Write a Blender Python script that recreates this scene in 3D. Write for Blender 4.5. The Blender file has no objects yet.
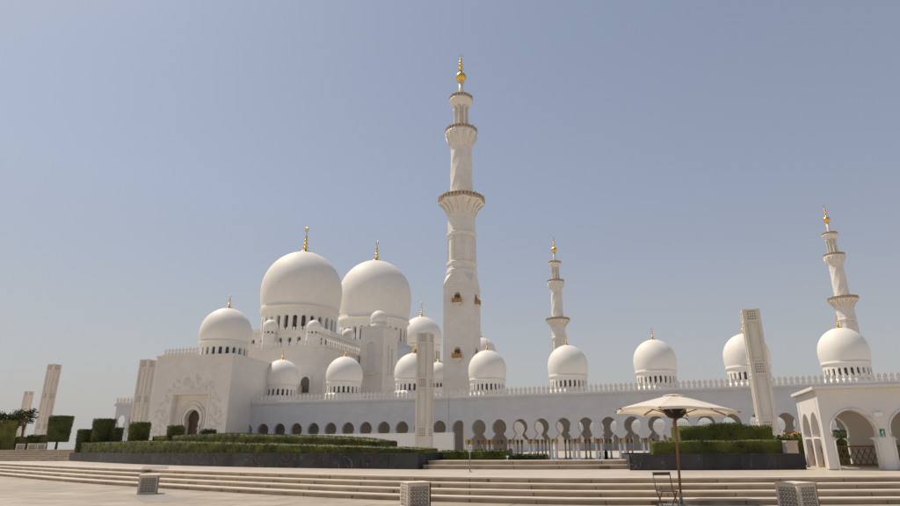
import bpy, bmesh, math, random
from math import sin, cos, tan, pi, atan, sqrt, radians
from mathutils import Vector, Matrix, noise
random.seed(7)
sc = bpy.context.scene
col = sc.collection

# ------------------------------------------------------------------ camera
F, PX, PY, PITCH, ROLL, EYE = 600.0, 468.0, 253.0, 0.3113, 0.008, 1.6
def ray(x, y):
    xi, yi = (x-PX)/F, (PY-y)/F
    c, s = cos(ROLL), sin(ROLL)
    u, v = c*xi + s*yi, -s*xi + c*yi
    return Vector((u, cos(PITCH)-v*sin(PITCH), sin(PITCH)+v*cos(PITCH)))
def at_z(x, y, z):
    d = ray(x, y); t = (z-EYE)/d.z
    return Vector((d.x*t, d.y*t, z))
def at_Y(x, y, Y):
    d = ray(x, y); t = Y/d.y
    return Vector((d.x*t, Y, EYE+d.z*t))
cam_d = bpy.data.cameras.new('camera'); cam = bpy.data.objects.new('camera', cam_d); col.objects.link(cam)
cam_d.sensor_width = 36; cam_d.lens = F*36/900; cam_d.shift_x = -(PX-450)/900
cam_d.clip_end = 8000; cam_d.clip_start = 0.1
cam.matrix_world = Matrix.Translation((0, 0, EYE)) @ Matrix.Rotation(pi/2+PITCH, 4, 'X') @ Matrix.Rotation(-ROLL, 4, 'Z')
sc.camera = cam

# ------------------------------------------------------------------ materials
def srgb(r, g, b):
    f = lambda c: (c/255/12.92 if c/255 <= .04045 else ((c/255+.055)/1.055)**2.4)
    return (f(r), f(g), f(b), 1)
def mat(name, c1, c2=None, scale=1.0, rough=.6, metal=0.0, bump=0.0, bscale=None, detail=6, spec=.4, stretch=None):
    m = bpy.data.materials.new(name); m.use_nodes = True
    nt = m.node_tree; b = nt.nodes['Principled BSDF']
    b.inputs['Roughness'].default_value = rough; b.inputs['Metallic'].default_value = metal
    b.inputs['Specular IOR Level'].default_value = spec
    c1 = (*c1[:3], 1); c2 = (*(c2 or c1)[:3], 1)
    tc = nt.nodes.new('ShaderNodeTexCoord')
    src = tc.outputs['Object']
    if stretch:
        mp = nt.nodes.new('ShaderNodeMapping'); mp.inputs['Scale'].default_value = stretch
        nt.links.new(src, mp.inputs['Vector']); src = mp.outputs['Vector']
    n = nt.nodes.new('ShaderNodeTexNoise'); n.inputs['Scale'].default_value = scale; n.inputs['Detail'].default_value = detail
    nt.links.new(src, n.inputs['Vector'])
    r = nt.nodes.new('ShaderNodeValToRGB')
    r.color_ramp.elements[0].position = .3; r.color_ramp.elements[0].color = c1
    r.color_ramp.elements[1].position = .7; r.color_ramp.elements[1].color = c2
    nt.links.new(n.outputs['Fac'], r.inputs['Fac']); nt.links.new(r.outputs['Color'], b.inputs['Base Color'])
    if bump:
        n2 = nt.nodes.new('ShaderNodeTexNoise'); n2.inputs['Scale'].default_value = bscale or scale*5; n2.inputs['Detail'].default_value = 5
        nt.links.new(src, n2.inputs['Vector'])
        bp = nt.nodes.new('ShaderNodeBump'); bp.inputs['Strength'].default_value = bump; bp.inputs['Distance'].default_value = .05
        nt.links.new(n2.outputs['Fac'], bp.inputs['Height']); nt.links.new(bp.outputs['Normal'], b.inputs['Normal'])
    return m
def brick_mat(name, c1, c2, joint, bw, bh, msize=.012, rough=.5, rot=0, nscale=.5, namt=.25, axes=None, off=.5):
    m = bpy.data.materials.new(name); m.use_nodes = True
    nt = m.node_tree; b = nt.nodes['Principled BSDF']; b.inputs['Roughness'].default_value = rough
    b.inputs['Specular IOR Level'].default_value = .35
    tc = nt.nodes.new('ShaderNodeTexCoord'); mp = nt.nodes.new('ShaderNodeMapping')
    mp.inputs['Rotation'].default_value = axes or (0, 0, rot)
    nt.links.new(tc.outputs['Object'], mp.inputs['Vector'])
    br = nt.nodes.new('ShaderNodeTexBrick'); br.offset = off
    br.inputs['Scale'].default_value = 1; br.inputs['Brick Width'].default_value = bw; br.inputs['Row Height'].default_value = bh
    br.inputs['Mortar Size'].default_value = msize; br.inputs['Mortar Smooth'].default_value = .1; br.inputs['Bias'].default_value = 0
    br.inputs['Color1'].default_value = (*c1[:3], 1); br.inputs['Color2'].default_value = (*c2[:3], 1); br.inputs['Mortar'].default_value = (*joint[:3], 1)
    nt.links.new(mp.outputs['Vector'], br.inputs['Vector'])
    n = nt.nodes.new('ShaderNodeTexNoise'); n.inputs['Scale'].default_value = nscale; n.inputs['Detail'].default_value = 8
    nt.links.new(tc.outputs['Object'], n.inputs['Vector'])
    mr = nt.nodes.new('ShaderNodeMapRange'); mr.inputs['From Min'].default_value = .3; mr.inputs['From Max'].default_value = .7
    mr.inputs['To Min'].default_value = 1-namt; mr.inputs['To Max'].default_value = 1
    nt.links.new(n.outputs['Fac'], mr.inputs['Value'])
    mx = nt.nodes.new('ShaderNodeMix'); mx.data_type = 'RGBA'; mx.blend_type = 'MULTIPLY'; mx.inputs['Factor'].default_value = 1
    nt.links.new(br.outputs['Color'], mx.inputs['A']); nt.links.new(mr.outputs['Result'], mx.inputs['B'])
    nt.links.new(mx.outputs['Result'], b.inputs['Base Color'])
    return m
def leaf_mat(name, dark, light):
    m = bpy.data.materials.new(name); m.use_nodes = True
    nt = m.node_tree; b = nt.nodes['Principled BSDF']; b.inputs['Roughness'].default_value = .6
    b.inputs['Specular IOR Level'].default_value = .25
    g = nt.nodes.new('ShaderNodeNewGeometry'); tc = nt.nodes.new('ShaderNodeTexCoord')
    n = nt.nodes.new('ShaderNodeTexNoise'); n.inputs['Scale'].default_value = 1.3; n.inputs['Detail'].default_value = 6
    nt.links.new(tc.outputs['Object'], n.inputs['Vector'])
    a = nt.nodes.new('ShaderNodeMath'); a.operation = 'MULTIPLY_ADD'; a.inputs[1].default_value = .55
    nt.links.new(g.outputs['Random Per Island'], a.inputs[0]); 
    s = nt.nodes.new('ShaderNodeMath'); s.operation = 'MULTIPLY_ADD'; s.inputs[1].default_value = 1.6; s.inputs[2].default_value = -.6
    nt.links.new(n.outputs['Fac'], s.inputs[0]); nt.links.new(s.outputs[0], a.inputs[2])
    r = nt.nodes.new('ShaderNodeValToRGB'); r.color_ramp.elements[0].color = (*dark, 1); r.color_ramp.elements[1].color = (*light, 1)
    r.color_ramp.elements[0].position = .15; r.color_ramp.elements[1].position = .9
    nt.links.new(a.outputs[0], r.inputs['Fac']); nt.links.new(r.outputs['Color'], b.inputs['Base Color'])
    return m
M = {}
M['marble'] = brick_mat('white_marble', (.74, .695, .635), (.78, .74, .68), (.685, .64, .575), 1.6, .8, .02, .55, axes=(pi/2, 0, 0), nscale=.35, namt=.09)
M['dome'] = mat('dome_marble', (.74, .70, .635), (.79, .752, .69), .5, .6, bump=.04, bscale=3, spec=.25)
M['facade'] = brick_mat('facade_marble_blue_bounce', (.575, .59, .615), (.60, .615, .635), (.51, .525, .545), 1.5, .8, .02, .45, axes=(pi/2, 0, 0), namt=.1)  # bluish bounce light off pools painted into the marble's colour
M['inner'] = mat('inner_marble', (.64, .62, .595), (.70, .68, .655), .5, .5)
M['pylon'] = mat('pylon_stone', (.69, .63, .545), (.75, .69, .60), .8, .6, bump=.08, bscale=9)
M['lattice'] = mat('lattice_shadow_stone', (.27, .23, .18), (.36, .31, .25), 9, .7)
M['gold'] = mat('gold_leaf', (.75, .48, .10), (.85, .58, .16), 3, .28, metal=.9)
M['capital'] = mat('gilded_capital', (.44, .31, .10), (.58, .43, .17), 2, .5, metal=.0, detail=2)
M['rail'] = mat('bronze_railing', (.50, .37, .25), (.66, .53, .38), 3, .5, metal=.2)
M['old_gold'] = mat('old_gold', (.36, .18, .055), (.58, .34, .12), 2.5, .5, metal=.35)
M['russet'] = mat('russet_capital', (.30, .19, .09), (.44, .29, .13), 2, .5)
M['glass'] = mat('dark_glass', (.10, .085, .07), (.16, .135, .11), 1, .35)
M['door'] = mat('bronze_door', (.06, .04, .025), (.14, .09, .05), 6, .45)
M['pave'] = brick_mat('plaza_paving', (.405, .33, .24), (.51, .42, .305), (.22, .17, .12), 2.6, 1.3, .03, .45, rot=.35, nscale=.8, namt=.28)
M['land'] = brick_mat('landing_paving', (.54, .455, .36), (.59, .505, .405), (.42, .34, .255), 1.2, .6, .01, .4, rot=.35, namt=.12)
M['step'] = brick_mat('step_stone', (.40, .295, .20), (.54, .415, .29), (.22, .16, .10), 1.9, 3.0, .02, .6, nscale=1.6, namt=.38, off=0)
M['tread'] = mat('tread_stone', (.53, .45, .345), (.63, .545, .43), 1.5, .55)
M['dark_pave'] = mat('grey_inlay', (.27, .225, .185), (.33, .28, .23), 2, .5)
M['court'] = mat('courtyard_marble', (.72, .70, .66), (.78, .76, .72), .1, .4)
M['sand'] = mat('sandy_ground', (.44, .375, .29), (.50, .43, .34), .05, .9)
M['soil'] = mat('planting_soil', (.08, .055, .035), (.14, .10, .07), 4, .95)
M['hedge'] = leaf_mat('hedge_leaves', (.010, .017, .004), (.125, .128, .02))
M['hedge_dark'] = leaf_mat('topiary_leaves', (.009, .015, .005), (.080, .088, .017))
M['hedge_brown'] = leaf_mat('dry_topiary_leaves', (.013, .011, .006), (.070, .056, .02))
M['bark'] = mat('bark', (.10, .07, .05), (.16, .12, .09), 8, .9, bump=.3)
M['wood'] = mat('varnished_wood', (.20, .085, .035), (.30, .14, .06), 6, .45, stretch=(1, 1, .1))
M['lattice_wood'] = mat('lattice_wood', (.22, .12, .045), (.34, .19, .07), 6, .5)
M['black'] = mat('black_fabric', (.012, .011, .010), (.025, .022, .02), 5, .7)
M['steel'] = mat('grey_metal', (.25, .24, .23), (.35, .34, .32), 4, .4, metal=.6)
M['brown_metal'] = mat('brown_metal', (.09, .065, .045), (.14, .10, .07), 5, .5, metal=.3)
M['stone'] = mat('carved_limestone', (.62, .54, .43), (.72, .64, .52), 3, .75, bump=.15, bscale=14)
M['white'] = mat('white_paint', (.78, .77, .74), (.82, .81, .78), 2, .5)
M['plaster'] = mat('pavilion_plaster', (.71, .67, .62), (.78, .74, .69), .7, .6, bump=.04, bscale=5)
M['green'] = mat('green_sign', (.0, .18, .09), (.0, .22, .11), 2, .4)
M['flower'] = mat('orange_flowers', (.70, .25, .02), (.85, .45, .03), 9, .7)
M['skin'] = mat('skin', (.35, .2, .13), (.42, .25, .16), 5, .5)
def granite():
    m = mat('dark_granite', (.036, .034, .035), (.068, .064, .064), 1.2, .5, spec=.2)
    nt = m.node_tree; b = nt.nodes['Principled BSDF']
    old = b.inputs['Base Color'].links[0].from_socket
    tc = nt.nodes['Texture Coordinate']
    n = nt.nodes.new('ShaderNodeTexNoise'); n.inputs['Scale'].default_value = .8; n.inputs['Detail'].default_value = 4; n.inputs['Distortion'].default_value = 1.0
    nt.links.new(tc.outputs['Object'], n.inputs['Vector'])
    s = nt.nodes.new('ShaderNodeMath'); s.operation = 'SUBTRACT'; s.inputs[1].default_value = .5; nt.links.new(n.outputs['Fac'], s.inputs[0])
    a = nt.nodes.new('ShaderNodeMath'); a.operation = 'ABSOLUTE'; nt.links.new(s.outputs[0], a.inputs[0])
    r = nt.nodes.new('ShaderNodeMapRange'); r.inputs['From Min'].default_value = 0; r.inputs['From Max'].default_value = .006
    r.inputs['To Min'].default_value = .28; r.inputs['To Max'].default_value = 0; nt.links.new(a.outputs[0], r.inputs['Value'])
    br = nt.nodes.new('ShaderNodeTexBrick'); br.inputs['Scale'].default_value = 1; br.inputs['Brick Width'].default_value = 1.4; br.inputs['Row Height'].default_value = 5
    br.inputs['Mortar Size'].default_value = .01; br.inputs['Color1'].default_value = (1, 1, 1, 1); br.inputs['Color2'].default_value = (.7, .7, .7, 1); br.inputs['Mortar'].default_value = (.3, .3, .3, 1)
    nt.links.new(tc.outputs['Object'], br.inputs['Vector'])
    mu = nt.nodes.new('ShaderNodeMix'); mu.data_type = 'RGBA'; mu.blend_type = 'MULTIPLY'; mu.inputs['Factor'].default_value = 1
    nt.links.new(old, mu.inputs['A']); nt.links.new(br.outputs['Color'], mu.inputs['B'])
    mx = nt.nodes.new('ShaderNodeMix'); mx.data_type = 'RGBA'
    nt.links.new(r.outputs['Result'], mx.inputs['Factor']); nt.links.new(mu.outputs['Result'], mx.inputs['A']); mx.inputs['B'].default_value = (.45, .45, .45, 1)
    nt.links.new(mx.outputs['Result'], b.inputs['Base Color'])
    return m
M['granite'] = granite()
def canvas():
    m = bpy.data.materials.new('cream_canvas'); m.use_nodes = True
    nt = m.node_tree; b = nt.nodes['Principled BSDF']
    b.inputs['Base Color'].default_value = (.90, .87, .81, 1); b.inputs['Roughness'].default_value = .85
    tr = nt.nodes.new('ShaderNodeBsdfTranslucent'); tr.inputs['Color'].default_value = (.90, .83, .73, 1)
    n = nt.nodes.new('ShaderNodeTexNoise'); n.inputs['Scale'].default_value = 3; bp = nt.nodes.new('ShaderNodeBump'); bp.inputs['Strength'].default_value = .2
    nt.links.new(n.outputs['Fac'], bp.inputs['Height']); nt.links.new(bp.outputs['Normal'], b.inputs['Normal'])
    mx = nt.nodes.new('ShaderNodeMixShader'); mx.inputs[0].default_value = .5
    nt.links.new(b.outputs[0], mx.inputs[1]); nt.links.new(tr.outputs[0], mx.inputs[2])
    nt.links.new(mx.outputs[0], nt.nodes['Material Output'].inputs['Surface'])
    return m
M['canvas'] = canvas()

# ------------------------------------------------------------------ mesh builder
class MB:
    def __init__(s): s.v = []; s.f = []; s.m = []; s.sm = []
    def face(s, idx, mi=0, smooth=False): s.f.append(tuple(idx)); s.m.append(mi); s.sm.append(smooth)
    def quad(s, a, b, c, d, mi=0):
        i = len(s.v); s.v += [tuple(a), tuple(b), tuple(c), tuple(d)]; s.face((i, i+1, i+2, i+3), mi)
    def box(s, x0, x1, y0, y1, z0, z1, mi=0, taper=1.0):
        cx, cy = (x0+x1)/2, (y0+y1)/2; i = len(s.v)
        for z, k in ((z0, 1), (z1, taper)):
            for x, y in ((x0, y0), (x1, y0), (x1, y1), (x0, y1)): s.v.append((cx+(x-cx)*k, cy+(y-cy)*k, z))
        for q in ((0, 3, 2, 1), (4, 5, 6, 7), (0, 1, 5, 4), (1, 2, 6, 5), (2, 3, 7, 6), (3, 0, 4, 7)): s.face([i+k for k in q], mi)
    def prism(s, pts, z0, z1, mi=0):
        n = len(pts); i = len(s.v)
        s.v += [(p[0], p[1], z0) for p in pts] + [(p[0], p[1], z1) for p in pts]
        s.face([i+k for k in range(n)][::-1], mi); s.face([i+n+k for k in range(n)], mi)
        for k in range(n): s.face((i+k, i+(k+1) % n, i+n+(k+1) % n, i+n+k), mi)
    def lathe(s, prof, n=32, cx=0, cy=0, cz=0, mi=0, smooth=True, rot=0, mod=None):
        i = len(s.v)
        for r, z in prof:
            for k in range(n):
                a = 2*pi*k/n+rot; rr = r*(mod(a, z) if mod else 1)
                s.v.append((cx+rr*cos(a), cy+rr*sin(a), cz+z))
        for j in range(len(prof)-1):
            for k in range(n):
                s.face((i+j*n+k, i+j*n+(k+1) % n, i+(j+1)*n+(k+1) % n, i+(j+1)*n+k), mi, smooth)
        if prof[0][0] > 1e-6: s.face([i+k for k in range(n)][::-1], mi)
        if prof[-1][0] > 1e-6: s.face([i+(len(prof)-1)*n+k for k in range(n)], mi)
    def tube(s, pts, r, n=8, mi=0, r2=None):
        pts = [Vector(p) for p in pts]; i = len(s.v); L = len(pts)
        for j, p in enumerate(pts):
            d = (pts[min(j+1, L-1)]-pts[max(j-1, 0)]).normalized()
            a = d.orthogonal().normalized(); b = d.cross(a)
            rr = r if r2 is None else r+(r2-r)*j/(L-1)
            for k in range(n):
                t = 2*pi*k/n; s.v.append(tuple(p+a*cos(t)*rr+b*sin(t)*rr))
        for j in range(L-1):
            for k in range(n): s.face((i+j*n+k, i+j*n+(k+1) % n, i+(j+1)*n+(k+1) % n, i+(j+1)*n+k), mi, True)
        s.face([i+k for k in range(n)][::-1], mi); s.face([i+(L-1)*n+k for k in range(n)], mi)
    def bar(s, p, q, w, h, mi=0):
        p, q = Vector(p), Vector(q); d = (q-p).normalized()
        up = Vector((0, 0, 1)) if abs(d.z) < .95 else Vector((1, 0, 0))
        a = d.cross(up).normalized()*w/2; b = a.cross(d).normalized()*h/2; i = len(s.v)
        for c in (p, q):
            for x, y in ((-1, -1), (1, -1), (1, 1), (-1, 1)): s.v.append(tuple(c+a*x+b*y))
        for q4 in ((0, 3, 2, 1), (4, 5, 6, 7), (0, 1, 5, 4), (1, 2, 6, 5), (2, 3, 7, 6), (3, 0, 4, 7)): s.face([i+k for k in q4], mi)
    def build(s, name, mats, parent=None, loc=None):
        me = bpy.data.meshes.new(name); me.from_pydata(s.v, [], s.f)
        if not isinstance(mats, (list, tuple)): mats = [mats]
        for m in mats: me.materials.append(m)
        me.polygons.foreach_set('material_index', s.m); me.polygons.foreach_set('use_smooth', s.sm)
        me.validate(); me.update()
        o = bpy.data.objects.new(name, me); col.objects.link(o)
        if parent: o.parent = parent
        if loc: o.location = loc
        return o
def tag(o, label=None, cat=None, group=None, kind=None):
    if label: o['label'] = label
    if cat: o['category'] = cat
    if group: o['group'] = group
    if kind: o['kind'] = kind
    return o
def thing(name, label, cat, loc=(0, 0, 0), rz=0, group=None):
    o = bpy.data.objects.new(name, None); col.objects.link(o)
    o.location = loc; o.rotation_euler = (0, 0, rz); o.empty_display_size = .5
    return tag(o, label, cat, group)
def children(o): return [c for c in bpy.data.objects if c.parent == o]
def copy_tree(o, parent=None):
    c = o.copy(); col.objects.link(c); c.parent = parent
    for ch in children(o): copy_tree(ch, c)
    return c
def struct(name, mb, mats): return tag(mb.build(name, mats), kind='structure')

# arch wall: opening half width o as a list of (z, o) from bottom to apex
def arch_wall(mb, centres, s, z1, prof, y0, y1, mi=0, ends=True, cyl=None, mi_in=None):
    mi_in = mi if mi_in is None else mi_in
    P = (lambda x, y, z: (x, y, z)) if cyl is None else cyl
    h = s/2
    for c in centres:
        for sg in (-1, 1):
            for (za, oa), (zb, ob) in zip(prof, prof[1:]):
                if abs(zb-za) > 1e-6 and not (oa >= h-1e-4 and ob >= h-1e-4):
                    for y in (y0, y1): mb.quad(P(c+sg*oa, y, za), P(c+sg*h, y, za), P(c+sg*h, y, zb), P(c+sg*ob, y, zb), mi)
                if oa > 0 or ob > 0:
                    mb.quad(P(c+sg*oa, y0, za), P(c+sg*oa, y1, za), P(c+sg*ob, y1, zb), P(c+sg*ob, y0, zb), mi_in)
            zb0, o0 = prof[0]
            if o0 < h: mb.quad(P(c+sg*o0, y0, zb0), P(c+sg*h, y0, zb0), P(c+sg*h, y1, zb0), P(c+sg*o0, y1, zb0), mi_in)
        za = prof[-1][0]
        if cyl is None:
            for y in (y0, y1): mb.quad(P(c-h, y, za), P(c+h, y, za), P(c+h, y, z1), P(c-h, y, z1), mi)
            mb.quad(P(c-h, y0, z1), P(c+h, y0, z1), P(c+h, y1, z1), P(c-h, y1, z1), mi)
        else:
            for k in range(2):
                a, b = c-h+k*h, c+k*h
                for y in (y0, y1): mb.quad(P(a, y, za), P(b, y, za), P(b, y, z1), P(a, y, z1), mi)
    if ends and cyl is None:
        for x in (centres[0]-h, centres[-1]+h): mb.quad((x, y0, prof[0][0]), (x, y1, prof[0][0]), (x, y1, z1), (x, y0, z1), mi)
def horseshoe(zbot, obot, zneck, r, zc, n=10, tip=1.06):
    a0 = math.asin(max(-1, (zneck-zc)/r)); p = [(zbot, obot), (zneck, r*cos(a0))]
    for k in range(1, n+1):
        a = a0+(pi/2-a0)*k/n
        z = zc+r*sin(a)*(1 if a < 0 else 1+(tip-1)*sin(a)**4); p.append((z, max(0, r*cos(a))))
    return p
def round_arch(z0, zs, o, n=6, k=1.1):
    return [(z0, o), (zs, o)] + [(zs+o*k*sin(pi/2*i/n), o*cos(pi/2*i/n) if i < n else 0) for i in range(1, n+1)]

# ------------------------------------------------------------------ levels
GZ = -0.95           # mosque level
LZ = 0.62            # landing level
TH = 0.30            # heading of the mosque axes
dv = Vector((cos(TH), -sin(TH))); du = Vector((sin(TH), cos(TH)))

# ------------------------------------------------------------------ ground, plaza, steps
mb = MB(); S = 4000
mb.quad((-S, -S, GZ), (S, -S, GZ), (S, S, GZ), (-S, S, GZ)); struct('ground', mb, M['sand'])
def spline(pts, n=8):
    out = []; P = [Vector(p) for p in pts]
    for i in range(len(P)-1):
        p0, p1, p2, p3 = P[max(i-1, 0)], P[i], P[i+1], P[min(i+2, len(P)-1)]
        for k in range(n):
            t = k/n; out.append(.5*((2*p1)+(p2-p0)*t+(2*p0-5*p1+4*p2-p3)*t*t+(3*p1-p0-3*p2+p3)*t**3))
    out.append(P[-1]); return out
def offset(pts, d):
    out = []
    for i, p in enumerate(pts):
        t = (pts[min(i+1, len(pts)-1)]-pts[max(i-1, 0)]).normalized()
        out.append(p+Vector((-t.y, t.x))*d)
    return out
base = spline([(-70, 76), (-45, 53.5), (-29.1, 40.0), (-20.8, 33.0), (-15.1, 28.6), (-9.2, 24.4), (-4.9, 21.6), (-1.8, 20), (1.5, 18.7), (4.2, 18.1), (10.1, 17.75), (18, 17.75), (30, 19), (55, 25)])
RISE, RUN = LZ/4, .62
mb = MB(); poly = [(-75, -40), (75, -40), (75, 40)] + [(p.x, p.y) for p in offset(base, .3)][::-1] + [(-75, 80)]
mb.prism(poly, GZ-.1, 0); struct('lower_plaza', mb, M['pave'])
mb = MB()
for k in range(4):
    a = offset(base, RUN*k); z0, z1 = RISE*k, RISE*(k+1); nz = .035; nt = .045
    n = offset(base, RUN*k-nz); b = offset(base, RUN*(k+1)+.02 if k < 3 else RUN*4)
    for i in range(len(a)-1):
        q = lambda p, z: (p.x, p.y, z)
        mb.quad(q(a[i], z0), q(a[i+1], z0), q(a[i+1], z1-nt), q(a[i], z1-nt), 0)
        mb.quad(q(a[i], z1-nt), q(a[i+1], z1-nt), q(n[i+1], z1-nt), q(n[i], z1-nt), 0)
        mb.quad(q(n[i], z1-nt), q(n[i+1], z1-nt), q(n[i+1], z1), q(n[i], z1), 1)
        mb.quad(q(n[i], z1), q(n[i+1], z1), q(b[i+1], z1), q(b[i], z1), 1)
struct('stone_steps', mb, [M['step'], M['tread']])
edge = offset(base, RUN*4)
mb = MB(); poly = [(p.x, p.y) for p in edge] + [(60, 45), (22, 30.4), (6.2, 29.2), (-2, 30.9), (-12, 42), (-36, 66), (-75, 92)]
mb.prism(poly, GZ-.1, LZ-.002); struct('landing', mb, M['land'])
# rim steps between the planters
mb = MB(); rim = spline([(-2.6, 29.1), (0, 28.1), (3, 27.3), (6.9, 26.9)], 6)
for k in range(2):
    a, b, c = offset(rim, .45*k), offset(rim, .45*k-.03), offset(rim, 1.6)
    z0, z1 = LZ+.175*k, LZ+.175*(k+1)
    for i in range(len(a)-1):
        q = lambda p, z: (p.x, p.y, z)
        mb.quad(q(a[i], z0), q(a[i+1], z0), q(a[i+1], z1-.04), q(a[i], z1-.04), 0)
        mb.quad(q(a[i], z1-.04), q(a[i+1], z1-.04), q(b[i+1], z1-.04), q(b[i], z1-.04), 0)
        mb.quad(q(b[i], z1-.04), q(b[i+1], z1-.04), q(b[i+1], z1), q(b[i], z1), 1)
        mb.quad(q(b[i], z1), q(b[i+1], z1), q(c[i+1], z1), q(c[i], z1), 1)
        if k == 1: mb.quad(q(c[i], z1), q(c[i+1], z1), q(c[i+1], GZ), q(c[i], GZ), 0)
struct('rim_steps', mb, [M['step'], M['tread']])
# left flight and terrace
p0, p1 = Vector((-90, 70.8)), Vector((-34.5, 55.3)); t = (p1-p0).normalized(); nn = Vector((-t.y, t.x))
mb = MB()
for k in range(6):
    a0, a1 = p0+nn*.45*k, p1+nn*.45*k; z0, z1 = LZ+.16*k, LZ+.16*(k+1)
    b0, b1 = p0+nn*.45*(k+1), p1+nn*.45*(k+1)
    n0, n1 = a0-nn*.03, a1-nn*.03
    mb.quad((*a0, z0), (*a1, z0), (*a1, z1-.04), (*a0, z1-.04), 0)
    mb.quad((*n0, z1-.04), (*n1, z1-.04), (*n1, z1), (*n0, z1), 1)
    mb.quad((*n0, z1), (*n1, z1), (*b1, z1), (*b0, z1), 1)
    mb.quad((*a1, LZ-.1), (*b1, LZ-.1), (*b1, z1), (*a1, z1), 0)
struct('terrace_steps', mb, [M['step'], M['tread']])
e0, e1 = p0+nn*2.7, p1+nn*2.7
mb = MB(); mb.prism([tuple(e0), tuple(e1), (-31, 70), (-40, 112), (-140, 140), (-150, 90)], GZ-.05, LZ+.955); struct('terrace', mb, M['land'])
TZ = LZ+.96
# grey inlay bands in the paving
mb = MB()
c1 = at_z(148.5, 494.5, 0)
mb.prism([(-.62, -4.2), (.62, -4.2), (.62, .5), (-.62, .5)], -.02, .004)
o = struct('paving_inlay', mb, M['dark_pave']); o.location = (c1.x-.05, c1.y+.05, 0); o.rotation_euler = (0, 0, .60)
mb = MB(); mb.prism([(-.62, 0), (.62, 0), (.62, 6), (-.62, 6)], LZ-.02, LZ+.004)
o = struct('paving_inlay', mb, M['dark_pave']); d = Vector((sin(-.45), cos(-.45))); o.location = (c1.x+d.x*8.6, c1.y+d.y*8.6, 0); o.rotation_euler = (0, 0, .45)

# ------------------------------------------------------------------ foliage
def add_leaves(mb, pts, size, mi=0):
    for p, n in pts:
        u = Vector((random.gauss(0, 1), random.gauss(0, 1), random.gauss(0, 1)))
        a = (n.cross(u)).normalized()*size*random.uniform(.6, 1.3)
        b = (n*random.uniform(.1, .6)+u*.5).normalized()*size*random.uniform(.8, 1.6)
        mb.quad(p-a*.5, p+a*.5, p+a*.35+b, p-a*.35+b, mi)
def hedge_sweep(path, width, heights, zb, leaf=.038, dens=170, amp=.04):
    """clipped hedge along path (2D points), heights per point: one continuous mesh"""
    mb = MB(); L = [0]
    for a, b in zip(path, path[1:]): L.append(L[-1]+(b-a).length)
    n = max(6, int(L[-1]/.22)); prof = []
    m = 5; q = 9
    cs = [(0, k/m, (-1, 0)) for k in range(m)] + [(k/q, 1, (0, 1)) for k in range(q+1)] + [(1, 1-(k+1)/m, (1, 0)) for k in range(m)]
    idx0 = len(mb.v); leaves = []
    for i in range(n+1):
        d = L[-1]*i/n; j = 0
        while j < len(L)-2 and L[j+1] < d: j += 1
        f = (d-L[j])/(L[j+1]-L[j]); p = path[j].lerp(path[j+1], f); h = heights[j]*(1-f)+heights[j+1]*f
        t = (path[j+1]-path[j]).normalized(); nr = Vector((-t.y, t.x))
        for s, v, no in cs:
            x = p+nr*(s*width); z = zb+v*h
            rc = .06
            if v == 1 and s in (0, 1): z -= rc*.5
            N = Vector((nr.x*no[0], nr.y*no[0], no[1]))
            k = amp*(noise.noise(Vector((x.x*1.7, x.y*1.7, z*2.5)))*1.3+noise.noise(Vector((x.x*6, x.y*6, z*6)))*.7)
            if v < .01: k = 0
            mb.v.append((x.x+N.x*k, x.y+N.y*k, z+N.z*k))
        if i < n:
            A = (2*h+width)*L[-1]/n
            for _ in range(int(A*dens)):
                s, v, no = random.choice(cs); e = random.random()
                s2 = min(1, max(0, s+(random.uniform(-.06, .06) if no[1] else 0))); v2 = v if no[1] else min(1, v+random.random()/m)
                x = p+nr*(s2*width)+t*(e*L[-1]/n)
                N = Vector((nr.x*no[0], nr.y*no[0], no[1]))
                leaves.append((Vector((x.x, x.y, zb+v2*h))+N*random.uniform(-.03, .015), N))
    k = len(cs)
    for i in range(n):
        for j in range(k-1): mb.face((idx0+i*k+j, idx0+(i+1)*k+j, idx0+(i+1)*k+j+1, idx0+i*k+j+1), 0, True)
    mb.face([idx0+j for j in range(k)]); mb.face([idx0+n*k+j for j in range(k)][::-1])
    add_leaves(mb, leaves, leaf)
    return mb
def topiary_cyl(r, h, leaf=.055, dens=150, square=False):
    mb = MB(); n, m = 28, 10; leaves = []
    def R(a): return r*(1 if not square else 1/max(abs(cos(a)), abs(sin(a)))*.9)
    i0 = len(mb.v)
    for j in range(m+1):
        for k in range(n):
            a = 2*pi*k/n; rr = R(a)*(1-.10*(1-j/m)); p = Vector((rr*cos(a), rr*sin(a), h*j/m))
            d = 1+.05*noise.noise(p*2.3+Vector((r*9, h*5, 0)))
            mb.v.append((p.x*d, p.y*d, p.z))
    for j in range(m):
        for k in range(n): mb.face((i0+j*n+k, i0+j*n+(k+1) % n, i0+(j+1)*n+(k+1) % n, i0+(j+1)*n+k), 0, True)
    mb.face([i0+m*n+k for k in range(n)]); mb.face([i0+k for k in range(n)][::-1])
    for _ in range(int((2*pi*r*h+pi*r*r)*dens)):
        if random.random() < h/(h+r/2):
            a = random.random()*2*pi; z = random.random()*h; N = Vector((cos(a), sin(a), 0)); rr = R(a)*(1-.10*(1-z/h))
            leaves.append((Vector((rr*cos(a), rr*sin(a), z))+N*random.uniform(-.03, .04), N))
        else:
            a = random.random()*2*pi; q = R(a)*sqrt(random.random()); leaves.append((Vector((q*cos(a), q*sin(a), h+random.uniform(-.03, .05))), Vector((0, 0, 1))))
    add_leaves(mb, leaves, leaf)
    return mb

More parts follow.
